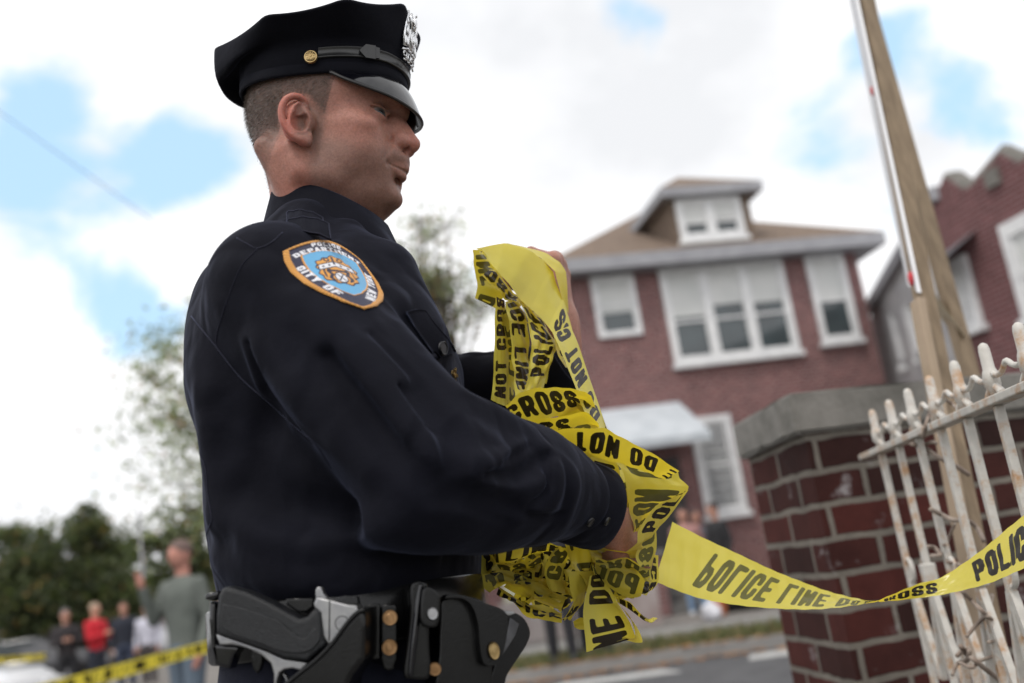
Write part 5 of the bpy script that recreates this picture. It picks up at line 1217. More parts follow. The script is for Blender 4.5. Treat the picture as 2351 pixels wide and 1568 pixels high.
# a few fine hairs on the raised hand's wrist are left out: too small to read
# ============================================================ trousers and shoes
F_ = Field((-.42, .85, .05), (.02, 1.40, 1.09), .006)
F_.column([.82, .92, 1.0, 1.04, 1.07], [-.220]*5, [1.12]*5, [.142, .144, .142, .136, .130], [.170, .168, .164, .158, .154], .02)
for s in (-1, 1):
    F_.chain([(-.222, 1.12+s*.085, .90), (-.205, 1.12+s*.095, .50), (-.225, 1.12+s*.095, .09)], [.112, .082, .070], .03)
M_trs = cloth('trouser_cloth', (.008, .0088, .016), .08)
tv, tf = F_.mesh(); fast_mesh('trousers', tv, tf, M_trs, officer)
for s in (-1, 1):
    F_ = Field((-.33, 1.12+s*.095-.07, -.01), (.05, 1.12+s*.095+.07, .16), .005)
    F_.cone((-.235, 1.12+s*.095, .05), (-.06, 1.12+s*.10, .035), .045, .038, .02); F_.cone((-.235, 1.12+s*.095, .05), (-.235, 1.12+s*.095, .13), .042, .04, .02)
    F_.f[:, :, :int(.012/.005)] = .01
    sv, sf = F_.mesh(); fast_mesh('shoe', sv, sf, M_patent, officer)
# ============================================================ details of the shirt
def px3(x, y): return (611.3+x*.14993, 407.5+y*.14993)     # read off the collar crop
def px2(x, y): return (392+x*.39997, 470.2+y*.39997)       # read off the shoulder crop
def pxc(x, y): return (862+x*.2, 666+y*.2)                 # read off the chest crop
def strap_piece(corners, p0, nrm, th=.0028):
    nrm = np.array(nrm, float); nrm /= np.linalg.norm(nrm); g = quadgrid(corners, 14, 8); P = np.array([[WP(x, y, p0, nrm) for x, y in row] for row in g]); u = np.linspace(-1, 1, 14)[None, :, None]
    P = P+nrm*(.006*u**2+.0006*np.sin(u*9)); A = P.reshape(-1, 3); B_ = A+nrm*th; Fc = []
    for i in range(7):
        for j in range(13): q = (i*14+j, i*14+j+1, i*14+j+15, i*14+j+14); Fc.append(q); Fc.append(tuple(k+112 for k in q[::-1]))
    ring = [j for j in range(14)]+[i*14+13 for i in range(1, 8)]+[98+j for j in range(12, -1, -1)]+[i*14 for i in range(6, 0, -1)]
    for a_, b2 in zip(ring, ring[1:]+ring[:1]): Fc.append((a_, a_+112, b2+112, b2))
    o = meshobj('epaulette', np.vstack([A, B_]), Fc, M_shirt, shirt, False)
    bm = bmesh.new(); E = [A[k]-nrm*.0004 for k in ring+ring[:1]]; tube(bm, E, .0006, 5); bmobj('stitching', bm, M_seam, o, True)
_p, _n = hit(*px3(640, 850), None, .004)
strap_piece([px3(290, 590), px3(935, 628), px3(968, 862), px3(292, 800)], _p, (.02, .80, -.60))
strap_piece([px3(290, 468), px3(845, 540), px3(852, 640), px3(296, 604)], _p+np.array([0, .006, .004]), (.02, .80, -.60))
seam([px2(380, 190), px2(440, 225), px2(500, 250), px2(580, 215), px2(640, 160)], .0006)            # yoke
seam([px2(500, 250), px2(400, 360), px2(320, 560), px2(262, 760), px2(275, 850)], .0005)            # armhole
seam([px2(95, 610), px2(250, 800), px2(400, 990), px2(560, 1130), px2(700, 1262), px2(830, 1370), (760, 1075)], .0007)
seam([px2(165, 1420), px2(200, 1520), (478, 1140), (486, 1190), (478, 1215), (468, 1250)], .0005)
# pocket with its flap and button
fl = [pxc(330, 260), pxc(450, 238), pxc(555, 255)], [pxc(425, 430), pxc(560, 420), pxc(660, 400)], [pxc(560, 620), pxc(690, 590), pxc(800, 560)], [pxc(690, 800), pxc(800, 745), pxc(900, 715)]
fl = np.array(fl); g = np.array([catmull(fl[:, j], 14) for j in range(3)]).transpose(1, 0, 2); g = np.array([catmull(g[i], 9) for i in range(14)])
o, Pf, Nf = decal('pocket_flap', g, M_shirt, shirt, .0020)
seam([pxc(330, 262), pxc(450, 240), pxc(550, 256)], .0005, off=.003)
seam([pxc(350, 275), pxc(480, 480), pxc(600, 680), pxc(700, 790)], .0005, off=.003)
def disc(name, px, r, th, m, parent, nrm=None, extra=None, off=.002):
    p, n = hit(*px, off=off)
    if p is None: print('NO HIT', name, px); return
    n = Vector(tuple(n if nrm is None else nrm)).normalized(); Mx = Matrix.Translation(Vector(tuple(p))) @ n.to_track_quat('Z', 'Y').to_matrix().to_4x4()
    bm = bmesh.new()
    bmesh.ops.create_cone(bm, cap_ends=True, segments=28, radius1=r, radius2=r*.88, depth=th, matrix=Mx @ Matrix.Translation((0, 0, th*.3)))
    tube(bm, [Mx @ Vector((r*.85*cos(a), r*.85*sin(a), th*.8)) for a in np.linspace(0, 2*pi, 25)], r*.12, 6)
    if extra: extra(bm, Mx)
    return bmobj(name, bm, m, parent, False)
M_btn = mat('button_dark', (.006, .006, .008), rough=.3, spec=.4)
disc('button', pxc(735, 672), .0075, .002, M_btn, shirt, off=.004)
disc('button', (1352, 1196), .0050, .0014, M_btn, shirt); disc('button', (1386, 1192), .0050, .0014, M_btn, shirt, off=.004)
# small gilt insignia below the flap and on the collar
def insignia(bm, Mx):
    for k in range(5):
        a = k*2*pi/5; box(bm, Mx @ Vector((.0052*cos(a), .0052*sin(a), .002)), (.0040, .0022, .002), (Mx.to_quaternion() @ Euler((0, 0, a)).to_quaternion()).to_euler())
    for v in (-.009, .009): box(bm, Mx @ Vector((v, 0, .0015)), (.007, .0035, .002), Mx.to_quaternion().to_euler())
disc('shield_pin', pxc(872, 965), .0045, .0025, M_brass, shirt, extra=insignia)
cb = [o for o in shirt.children if o.name.startswith('collar')][0]
CBVH = BVHTree.FromPolygons([tuple(v.co) for v in cb.data.vertices], [tuple(p.vertices) for p in cb.data.polygons])
bm = bmesh.new()
for k, (x, y) in enumerate([(1300, 885), (1345, 900), (1390, 915), (1440, 930), (1485, 945)]):
    p, n = hit(*px3(x, y), CBVH, .0012)
    if p is not None: bmesh.ops.create_uvsphere(bm, u_segments=8, v_segments=6, radius=.0030 if k % 2 else .0022, matrix=Matrix.Translation(Vector(tuple(p))))
bmobj('collar_pin', bm, M_brass, shirt, True)
def cuff():
    # folded cuff: a ring proud of the sleeve end
    d = (R_WR-R_EL)/np.linalg.norm(R_WR-R_EL); d = d*.8+np.array([.25, .2, -.10]); d /= np.linalg.norm(d)
    u = np.cross(d, (0, 0, 1)); u /= np.linalg.norm(u); w = np.cross(u, d); rows = []
    c0 = W(1346, 1157, 1.080)
    th = np.linspace(0, 2*pi, 56, endpoint=False)
    for t, r in ((-.045, .0425), (-.042, .0450), (-.020, .0460), (.002, .0462), (.018, .0455), (.020, .0440), (.018, .0425), (.0, .040)):
        k = 1+.025*np.sin(3*th+t*40)
        rows.append(c0+d*t+(u*(np.cos(th)*r*.92*k)[:, None]+w*(np.sin(th)*r*1.02*k)[:, None]))
    V, Fc = ringmesh(rows); meshobj('cuff', V, Fc, M_shirt, shirt)
    c1 = L_WR+np.array([.0, 0, .0]); d = (L_HW-L_EL); d /= np.linalg.norm(d); u = np.cross(d, (0, 1, 0)); u /= np.linalg.norm(u); w = np.cross(u, d); rows = []
    for t, r in ((-.04, .041), (-.035, .044), (.01, .045), (.03, .044), (.032, .042), (.0, .038)):
        rows.append(c1+d*t+(u*(np.cos(th)*r*.9)[:, None]+w*(np.sin(th)*r)[:, None]))
    V, Fc = ringmesh(rows); meshobj('cuff', V, Fc, M_shirt, shirt)
cuff()
# ============================================================ block lettering as distance fields
GL = {
 'P': [[(0, 0), (0, 1), (.8, 1), (1, .86), (1, .58), (.8, .44), (0, .44)]],
 'O': [[(0, .14), (0, .86), (.25, 1), (.75, 1), (1, .86), (1, .14), (.75, 0), (.25, 0), (0, .14)]],
 'L': [[(0, 1), (0, 0), (1, 0)]], 'I': [[(.5, 0), (.5, 1)]],
 'C': [[(1, .68), (1, .86), (.75, 1), (.25, 1), (0, .86), (0, .14), (.25, 0), (.75, 0), (1, .14), (1, .32)]],
 'E': [[(1, 1), (0, 1), (0, 0), (1, 0)], [(0, .5), (.85, .5)]], 'F': [[(1, 1), (0, 1), (0, 0)], [(0, .5), (.85, .5)]],
 'N': [[(0, 0), (0, 1), (1, 0), (1, 1)]], 'D': [[(0, 0), (0, 1), (.7, 1), (1, .84), (1, .16), (.7, 0), (0, 0)]],
 'T': [[(0, 1), (1, 1)], [(.5, 1), (.5, 0)]],
 'R': [[(0, 0), (0, 1), (.8, 1), (1, .86), (1, .62), (.8, .48), (0, .48)], [(.62, .48), (1, 0)]],
 'S': [[(1, .76), (1, .88), (.75, 1), (.25, 1), (0, .88), (0, .66), (.2, .54), (.8, .44), (1, .32), (1, .12), (.75, 0), (.25, 0), (0, .12), (0, .26)]],
 'A': [[(0, 0), (.5, 1), (1, 0)], [(.2, .3), (.8, .3)]], 'M': [[(0, 0), (0, 1), (.5, .25), (1, 1), (1, 0)]],
 'Y': [[(0, 1), (.5, .5), (1, 1)], [(.5, .5), (.5, 0)]], 'W': [[(0, 1), (.22, 0), (.5, .8), (.78, 0), (1, 1)]],
 'K': [[(0, 0), (0, 1)], [(1, 1), (0, .45)], [(.3, .6), (1, 0)]]}
def glyph(ch, x, y, hx, hy, pw=4.0):
    "signed field (>0 inside) of one letter in its unit cell"
    d = np.full(np.shape(x), 9.0)
    for pl in GL[ch]:
        P = [((hx+(1-2*hx)*u)/hx, (hy+(1-2*hy)*v)/hy) for u, v in pl]
        X, Y = x/hx, y/hy
        for (ax, ay), (bx, by) in zip(P, P[1:]):
            ex, ey = bx-ax, by-ay; t = np.clip(((X-ax)*ex+(Y-ay)*ey)/(ex*ex+ey*ey+1e-9), 0, 1)
            d = np.minimum(d, ((np.abs(X-ax-t*ex))**pw+(np.abs(Y-ay-t*ey))**pw)**(1/pw))
    return 1-d
def textfield(s, x, y, adv, cw, hx=.17, hy=.085, wide={'I': .42, 'M': 1.25, 'W': 1.3, 'N': 1.05, ' ': .55}):
    "text s starting at x=0, letter height 1 (y 0..1); cw letter width, adv gap"
    out = np.full(np.shape(x), -3.0); cur = 0.0
    for ch in s:
        w = cw*wide.get(ch, 1.0)
        if ch != ' ':
            m = (x > cur-adv) & (x < cur+w+adv) & (y > -.2) & (y < 1.2)
            if m.any():
                hh = hx*(cw/w) if ch != 'I' else .5
                out[m] = np.maximum(out[m], glyph(ch, (x[m]-cur)/w, y[m], min(hh, .5), hy, 4 if ch not in 'OCSDPR' else 3))
        cur += w+adv
    return out, cur
# ============================================================ shoulder patch
def patch():
    D = np.array([(-1, .70), (.98, .70), (-.62, .40), (.62, .40), (0, -.84), (0, .56), (0, -1.22), (-.66, -.30), (.66, -.30), (-.30, .98), (-.36, -.82), (.36, -.82)])
    Cc = np.array([(170, 450), (1500, 640), (570, 615), (1440, 655), (1445, 1225), (950, 488), (1560, 1465), (480, 860), (1700, 1010), (640, 228), (980, 1160), (1690, 1290)], float)
    Pp = 627+Cc[:, 0]*.13497, 517.2+Cc[:, 1]*.13497
    B = lambda u, v: np.stack([np.ones_like(u), u, v, u*u, u*v, v*v], -1)
    cx = np.linalg.lstsq(B(D[:, 0], D[:, 1]), Pp[0], rcond=None)[0]; cy = np.linalg.lstsq(B(D[:, 0], D[:, 1]), Pp[1], rcond=None)[0]
    nu, nv = 190, 210
    U, Vv = np.meshgrid(np.linspace(-1.12, 1.12, nu), np.linspace(-1.30, 1.14, nv))
    px = B(U, Vv)@cx; py = B(U, Vv)@cy
    def shield(u, v, k=1.0, dv=0.0):
        "outline field, >0 inside: arched top, shoulders, pointed foot"
        v = v-dv; u = np.abs(u)/k; v = v/k
        top = (.70+.30*np.clip(1-(u/1.0)**2, -1, 1)**1.0)-v
        w = np.where(v > .70, 1.0, np.interp(v, [-1.22, -1.05, -.8, -.5, -.1, .3, .70], [0, .28, .52, .72, .88, .96, 1.0]))
        return np.minimum(top, (w-u)*.86)
    out = shield(U, Vv); inn = shield(U, Vv, .655, -.03)
    gold = np.array([.60, .27, .045]); navy = np.array([.012, .012, .040]); blue = np.array([.10, .33, .56]); white = np.array([.66, .66, .70]); dk = np.array([.010, .010, .035])
    C = np.tile(navy, (nv, nu, 1)); C[out < .105] = gold
    C[(inn > 0)] = gold; C[inn > .045] = blue
    # lettering follows the arch
    def put(s, fx, fy, h, cw, adv, hx=.20, hy=.12):
        f, w = textfield(s, fx/h, fy/h, adv, cw, hx, hy); C[(f > 0) & (out > .10)] = white
    def arch(s, r0, h, cw, adv, tot):
        cyy = -.75; R = np.hypot(U, Vv-cyy); th = np.arctan2(U, Vv-cyy)
        put(s, th*r0+tot/2, R-r0, h, cw, adv)
    def tw(s, cw, adv, h): return h*textfield(s, np.zeros(1), np.zeros(1)-9, adv, cw)[1]
    h = .140; arch('POLICE', 1.52, h, .80, .20, tw('POLICE', .80, .20, h)-.02)
    h = .150; arch('DEPARTMENT', 1.335, h, .84, .18, tw('DEPARTMENT', .84, .18, h))
    def side(s, p0, p1, h, cw, adv):
        d = np.array(p1)-np.array(p0); L = np.hypot(*d); d = d/L; n = np.array([-d[1], d[0]]); t = tw(s, cw, adv, h)
        x = (U-p0[0])*d[0]+(Vv-p0[1])*d[1]; y = (U-p0[0])*n[0]+(Vv-p0[1])*n[1]; y = y-.05*np.sin(np.clip(x/L, 0, 1)*pi)*-1
        put(s, x-(L-t)/2, y, h, cw, adv)
    side('CITY OF', (-.82, .10), (-.22, -.98), .165, .80, .22)
    side('NEW YORK', (.24, -1.02), (.83, .18), .155, .74, .16)
    # seal: feathered crown, barred chevron with stars, small shield and supporters
    a, b = U+.02, Vv-.05
    r = np.hypot(a/.40, (b+.10)/.46); ang = np.arctan2(b+.1, a)
    body_ = r < 1+.05*np.sin(ang*13)+.05*np.sin(ang*5+1)
    C[body_ & (inn > .06)] = dk; C[(r < .93+.05*np.sin(ang*13)+.05*np.sin(ang*5+1)) & (inn > .07)] = gold
    chev = np.abs((b-.03)+.42*np.abs(a)-.06); C[(chev < .095) & (np.abs(a) < .36)] = dk; C[(chev < .068) & (np.abs(a) < .34)] = white
    for k in (-.25, -.12, .0, .12, .25):
        yy = .09-.42*abs(k); C[(np.hypot(a-k, b-yy) < .026)] = dk
    for k in (-.14, .14): q = np.hypot(a-k, b-.22); C[(np.abs(q-.05) < .016)] = dk
    C[(np.abs(a) < .022) & (b > .10) & (b < .34)] = dk
    low = (b < -.08) & (r < .88)
    C[low & (np.abs(np.abs(a)-.17-.02*np.sin(b*30)) < .035)] = dk
    C[low & (np.abs(np.abs(a)-.27) < .014) & (b > -.42)] = dk
    C[low & (np.abs(b+.13+.10*np.abs(a)) < .030) & (np.abs(a) < .22)] = dk
    sh = np.hypot(a/.105, (b+.34)/.145); C[sh < 1.15] = dk; C[sh < .95] = white
    C[(sh < .9) & (np.abs(np.abs(a)-np.abs(b+.34)*.6) < .014)] = dk
    # thread: stitched border
    bz = (out > 0) & (out < .105); st = .82+.18*np.sin(90*(np.arctan2(U, Vv+.2))); C[bz] *= st[bz][:, None]
    pxg = np.stack([px, py], -1)
    bord = (.0012*smoothstep(0, .03, out)*smoothstep(.12, .09, out))+.0004*(C[..., 0] > .5)*(out > .105)
    P = np.zeros((nv, nu, 3)); N = np.zeros((nv, nu, 3)); ok = out > -.004
    for i in range(nv):
        for j in range(nu):
            if out[i, j] > -.03:
                p, n = hit(px[i, j], py[i, j], None, 0)
                if p is None: ok[i, j] = False
                else: P[i, j] = p; N[i, j] = n
            else: ok[i, j] = False
    good = ok
    T = P+N*(.0011+bord)[..., None]
    idx = -np.ones((nv, nu), int); idx[good] = np.arange(good.sum())
    q = np.stack([idx[:-1, :-1], idx[:-1, 1:], idx[1:, 1:], idx[1:, :-1]], -1).reshape(-1, 4); q = q[(q >= 0).all(1)]
    Vt = T[good]
    # drop faces that leap across a fold
    e = np.linalg.norm(Vt[q[:, 0]]-Vt[q[:, 2]], axis=1); q = q[e < .006]
    m, n, l, bb = newmat('embroidery'); at = n.new('ShaderNodeAttribute'); at.attribute_name = 'Col'
    l.new(at.outputs['Color'], bb.inputs['Base Color']); bb.inputs['Roughness'].default_value = .7; bb.inputs['Sheen Weight'].default_value = .15
    tc = n.new('ShaderNodeTexCoord'); w = n.new('ShaderNodeTexWave'); w.inputs['Scale'].default_value = 320; w.inputs['Distortion'].default_value = 2; w.bands_direction = 'DIAGONAL'
    l.new(tc.outputs['Object'], w.inputs['Vector']); bump(n, l, bb, w.outputs['Fac'], .5, .0004)
    o = fast_mesh('shoulder_patch', Vt, q, m, shirt); vcolor(o, 'Col', C[good]); return o
patch()
# ============================================================ duty belt and what hangs on it
def pb(x, y): return (438.9+x*.38003, 1253.9+y*.38003)      # read off the belt crop
def plane_y(y, tilt=0.0, x0=-.22): return (np.array([x0, y, 1.0]), np.array([sin(tilt), cos(tilt), 0.0]))
def plate(name, pts, pl, th, m, parent, bev=.002, smooth=True, conv=pb, seg=2):
    p0, n = pl; n = n/np.linalg.norm(n)
    F0 = [WP(*conv(*p), p0, n) for p in pts]
    bm = bmesh.new(); a = [bm.verts.new(tuple(p)) for p in F0]; b = [bm.verts.new(tuple(p+n*th)) for p in F0]
    k = len(a); bm.faces.new(a); bm.faces.new(b[::-1])
    for i in range(k): bm.faces.new((a[i], b[i], b[(i+1) % k], a[(i+1) % k]))
    bmesh.ops.recalc_face_normals(bm, faces=bm.faces[:])
    if bev:
        ed = [e for e in bm.edges if all(v in a for v in e.verts)]
        bmesh.ops.bevel(bm, geom=ed, offset=bev, segments=seg+1, affect='EDGES', profile=.6, clamp_overlap=True)
    o = bmobj(name, bm, m, parent, False)
    if smooth:
        for p in o.data.polygons: p.use_smooth = p.area < 4e-5
    return o
def smooth_pts(pts, n):
    P = np.array(pts+pts[:1], float); return [tuple(p) for p in catmull(np.vstack([P]), n)[:-1]]
def snap(pts, r, pl, m, parent, ratio=1.0, th=.003):
    p0, n = pl; c = WP(*pb(*pts), p0, n); nn = Vector(tuple(-n)); Mx = Matrix.Translation(Vector(tuple(c))) @ nn.to_track_quat('Z', 'Y').to_matrix().to_4x4() @ Matrix.Diagonal((ratio, 1, 1, 1))
    bm = bmesh.new(); bmesh.ops.create_cone(bm, cap_ends=True, segments=30, radius1=r, radius2=r*.86, depth=th, matrix=Mx @ Matrix.Translation((0, 0, th/2)))
    tube(bm, [Mx @ Vector((r*.86*cos(a), r*.86*sin(a), th)) for a in np.linspace(0, 2*pi, 27)], r*.09, 6)
    tube(bm, [Mx @ Vector((r*.45*cos(a), r*.45*sin(a), th)) for a in np.linspace(0, 2*pi, 21)], r*.05, 5)
    return bmobj('snap', bm, m, parent, False)
def ringbelt():
    th = np.linspace(0, 2*pi, 96, endpoint=False); rows = []
    for g, z in ((-.004, 1.049), (.003, 1.048), (.0055, 1.051), (.0055, 1.098), (.003, 1.101), (-.004, 1.100)):
        c, s = np.cos(th), np.sin(th); e = 2/2.25
        rows.append(np.stack([-.217+np.sign(c)*np.abs(c)**e*(.1405+g), 1.12+np.sign(s)*np.abs(s)**e*(.166+g), np.full_like(th, z-.008)], 1))
    V, Fc = ringmesh(rows); return meshobj('duty_belt', V, Fc, M_leather, officer)
belt = ringbelt()
PG = plane_y(.905, RAD(2))
# pistol: it rests in the holster, so it is a thing of its own
gun = empty('pistol', 'grey and black pistol seated in the open holster on the near hip', 'pistol', WP(*pb(600, 560), *PG))
M_grip = mat('grip_rubber', (.0055, .006, .0072), (.010, .011, .013), scale=300, rough=.42, bmp=.8, bscale=900, bdist=.0012, spec=.35)
M_steel = mat('brushed_steel', (.30, .30, .30), (.24, .24, .25), scale=90, rough=.42, metal=.85, bmp=.15, bscale=500, bdist=.0004)
gp = [(163, 300), (183, 258), (215, 243), (330, 275), (480, 345), (580, 400), (650, 440), (700, 425), (742, 375), (775, 400), (785, 470), (792, 540), (818, 590), (760, 645), (700, 700), (560, 680), (450, 632), (330, 590), (150, 530), (150, 420)]
parts_g = [plate('grip', gp, PG, .026, M_grip, None, .006, seg=3)]
PG2 = (PG[0]+np.array([0, -.0012, 0]), PG[1])
parts_g.append(plate('grip_panel', smooth_pts([(190, 350), (330, 380), (520, 450), (600, 520), (680, 560), (740, 500), (770, 520), (775, 570), (700, 640), (560, 640), (420, 590), (190, 500)], 60), PG2, .004, M_grip, None, .001))
PGm = (PG[0]+np.array([0, .004, 0]), PG[1])
parts_g.append(plate('frame', [(150, 533), (330, 592), (450, 636), (560, 685), (700, 706), (660, 752), (610, 738), (560, 745), (532, 765), (520, 800), (515, 840), (498, 840), (500, 770), (480, 705), (425, 658), (340, 615), (245, 592), (172, 597)], PGm, .018, M_steel, None, .0015))
parts_g.append(plate('slide', [(738, 348), (758, 306), (830, 322), (940, 352), (1000, 356), (1010, 420), (960, 520), (900, 600), (822, 592), (795, 550), (784, 480), (776, 405), (745, 375)], PGm, .022, M_steel, None, .0022))
parts_g.append(plate('hammer', [(750, 335), (750, 262), (763, 245), (785, 247), (797, 285), (828, 322), (812, 335)], (PG[0]+np.array([0, .010, 0]), PG[1]), .008, M_steel, None, .0015))
parts_g.append(plate('sight', [(866, 332), (880, 312), (925, 300), (1000, 306), (1012, 350), (940, 352)], (PG[0]+np.array([0, .008, 0]), PG[1]), .010, M_grip, None, .001))
bm = bmesh.new(); tube(bm, [WP(*pb(829, 330), *PG2)+np.array([0, .005, 0]), WP(*pb(826, 575), *PG2)+np.array([0, .005, 0])], .0006, 6)
tube(bm, [WP(*pb(905+42*cos(a), 468+44*sin(a)), *PG2)+np.array([0, .0053, 0]) for a in np.linspace(0, 2*pi, 30)], .0005, 5)
parts_g.append(bmobj('slide_detail', bm, M_grip, None, True))
parts_g.append(plate('trigger', [(545, 770), (562, 770), (580, 800), (585, 827), (572, 827), (565, 800)], (PG[0]+np.array([0, .01, 0]), PG[1]), .006, M_steel, None, .001))
for o in parts_g: keepworld(o, gun)
# holster
PHo = plane_y(.900, RAD(2))
hs = plate('holster', [(1046, 376), (1000, 398), (935, 462), (850, 578), (760, 672), (660, 752), (560, 835), (470, 990), (470, 1250), (600, 1500), (820, 1500), (930, 1150), (950, 827), (972, 780), (1046, 682), (1052, 500)], PHo, .052, M_leather, officer, .005, seg=3)
bm = bmesh.new(); tube(bm, [WP(*pb(x, y), PHo[0]-np.array([0, .0005, 0]), PHo[1]) for x, y in catmull([(1046, 384), (1000, 405), (938, 470), (852, 588), (762, 682), (662, 762), (566, 842)], 40)], .0021, 8)
bmobj('holster_lip', bm, M_leather, hs, True)
plate('holster_back', [(108, 335), (150, 345), (152, 592), (300, 602), (262, 660), (232, 742), (140, 722), (120, 610), (104, 440)], plane_y(.930), .02, M_patent, hs, .004)
plate('holster_thumb_guard', [(80, 298), (96, 284), (160, 270), (168, 300), (130, 330), (88, 324)], plane_y(.925), .012, M_patent, hs, .002)
plate('holster_strap', [(572, 318), (735, 312), (742, 368), (700, 398), (650, 405), (575, 356)], plane_y(.928), .01, M_leather, hs, .002)
plate('belt_keeper', [(362, 560), (432, 560), (432, 700), (418, 748), (398, 770), (378, 748), (364, 700)], plane_y(.940), .006, M_leather, officer, .0015)
PK = plane_y(.938, RAD(-6)); k1 = plate('belt_keeper', [(1150, 368), (1162, 352), (1230, 352), (1242, 368), (1242, 690), (1222, 742), (1192, 756), (1160, 740), (1148, 690)], PK, .008, M_leather, officer, .0018)
k1b = plate('belt_loop', [(1052, 356), (1140, 346), (1140, 680), (1052, 690)], plane_y(.944, RAD(-6)), .006, M_leather, officer, .001)
PKs = (PK[0]-np.array([0, .0006, 0]), PK[1]); snap((1202, 432), .0072, PKs, M_darkbrass, k1); snap((1199, 611), .0074, PKs, M_darkbrass, k1)
PT = plane_y(.928, RAD(-10), -.15)
tp = plate('baton_pouch', smooth_pts([(1326, 240), (1350, 212), (1400, 210), (1432, 240), (1436, 330), (1440, 600), (1440, 790), (1330, 806), (1285, 775), (1305, 600), (1325, 420), (1322, 300)], 60), PT, .030, M_leather, officer, .010, seg=4)
bm = bmesh.new(); tube(bm, [WP(*pb(x, y), PT[0]+np.array([0, -.0010, 0]), PT[1]) for x, y in catmull([(1388, 226), (1372, 330), (1352, 520), (1338, 640), (1325, 785)], 30)], [.0022+.0012*sin(i/29*pi) for i in range(30)], 8)
bmobj('pouch_ridge', bm, M_patent, tp, True)
PF = plane_y(.922, RAD(-14), -.12)
fp = plate('pouch_flap', smooth_pts([(1398, 262), (1430, 240), (1500, 285), (1506, 380), (1500, 450), (1478, 490), (1420, 488), (1388, 452), (1388, 350)], 50), PF, .012, M_leather, tp, .003)
snap((1457, 407), .0056, (PF[0]-np.array([0, .0006, 0]), PF[1]), mat('nickel', (.35, .35, .36), rough=.35, metal=1.0), tp, .85)
PB = plane_y(.950, RAD(-22), -.12)
bp = plate('magazine_pouch', smooth_pts([(1506, 350), (1530, 315), (1640, 300), (1760, 330), (1800, 400), (1835, 600), (1822, 740), (1790, 900), (1500, 900), (1500, 620)], 70), PB, .036, M_leather, officer, .008, seg=4)
PB2 = plane_y(.936, RAD(-24), -.12)
plate('pouch_flap', smooth_pts([(1530, 316), (1560, 290), (1640, 296), (1770, 342), (1885, 386), (1916, 450), (1906, 560), (1876, 672), (1842, 716), (1800, 724), (1764, 700), (1745, 600), (1735, 480), (1700, 370), (1640, 318)], 70), PB2, .016, M_leather, bp, .004, seg=3)
snap((1825, 632), .0082, (PB2[0]-np.array([0, .0008, 0]), PB2[1]), M_brass, bp, .62)
snap((1470, 742), .0060, plane_y(.938, RAD(-14), -.12), M_darkbrass, tp, 1.0)
PC = plane_y(.995, RAD(-40), -.06)
cc = plate('cuff_case', smooth_pts([(1850, 400), (1900, 388), (1960, 402), (2015, 440), (2048, 510), (2038, 575), (1985, 665), (1910, 780), (1880, 900), (1790, 900), (1840, 700), (1880, 560), (1880, 460)], 70), PC, .030, M_leather, officer, .006, seg=4)
PC2 = (PC[0]-np.array([.002, .004, 0]), PC[1])
plate('case_plate', [(1926, 432), (1984, 468), (1960, 540), (1880, 664), (1868, 640), (1905, 560)], PC2, .003, mat('grey_metal', (.10, .10, .105), (.06, .06, .065), scale=60, rough=.4, metal=.8), cc, .0008)
plate('case_highlight', [(1872, 398), (1892, 388), (1945, 394), (1962, 406), (1925, 420), (1905, 416)], PC2, .003, M_steel, cc, .0008)  # bright steel sliver stands in for the highlight along the case top
# ============================================================ barrier tape: one long printed film, gathered up and trailing off
tape = empty('barrier_tape', 'crumpled yellow barrier tape bunched in both hands with its end trailing past the gate', 'barrier tape', W(1400, 1250, 1.15))
def make_tapemat(name='tape_film', dim=1.0):
    m, n, l, b = newmat(name)
    out = n['Material Output']
    at = n.new('ShaderNodeAttribute'); at.attribute_name = 'ink'
    ge = n.new('ShaderNodeNewGeometry')
    ink = n.new('ShaderNodeMapRange'); ink.inputs['From Min'].default_value = -.06; ink.inputs['From Max'].default_value = .06; l.new(at.outputs['Fac'], ink.inputs['Value'])
    ygl = ramp(n, l, noise(n, l, 16, 3), [(.3, (.56, .495, .075)), (.7, (.64, .58, .12))])
    inkc = mix(n, l, ge.outputs['Backfacing'], (.018, .012, .008), (.16, .15, .035))
    col = mix(n, l, ink.outputs[0], ygl, inkc)
    l.new(col, b.inputs['Base Color']); b.inputs['Roughness'].default_value = .24; b.inputs['Specular IOR Level'].default_value = .55
    bp = n.new('ShaderNodeTexVoronoi'); bp.feature = 'DISTANCE_TO_EDGE'; bp.inputs['Scale'].default_value = 22
    tc = n.new('ShaderNodeTexCoord'); l.new(tc.outputs['Object'], bp.inputs['Vector'])
    k1 = bump(n, l, b, bp.outputs['Distance'], .18, .004); k2 = n.new('ShaderNodeBump'); k2.inputs['Strength'].default_value = .22; k2.inputs['Distance'].default_value = .002
    l.new(noise(n, l, 60, 4, .6), k2.inputs['Height']); l.new(k2.outputs[0], k1.inputs['Normal'])
    tr = n.new('ShaderNodeBsdfTranslucent'); tcol = mix(n, l, ink.outputs[0], (.95, .72, .03), (.022, .018, .006)); l.new(tcol, tr.inputs['Color'])
    ms = n.new('ShaderNodeMixShader'); ms.inputs[0].default_value = .42; l.new(b.outputs[0], ms.inputs[1]); l.new(tr.outputs[0], ms.inputs[2]); l.new(ms.outputs[0], out.inputs['Surface'])
    return m
M_tape = make_tapemat()
TXT = 'POLICE LINE DO NOT CROSS    '
TCW, TADV, TH_ = .292, .055, .68
_per = None
def ink_at(x, y, ts=1.0):
    "x, y in tape metres from the start of a legend (y 0..W)"
    global _per
    h = .075*TH_*ts
    h0 = .075*TH_
    if _per is None: _per = textfield(TXT, np.zeros(1), np.zeros(1)-9, TADV, TCW)[1]*h0
    xx = np.mod(x, _per*ts)/h; yy = (y-.075*(1-TH_*ts)/2)/h
    return textfield(TXT, xx, yy, TADV, TCW, .205, .090)[0]
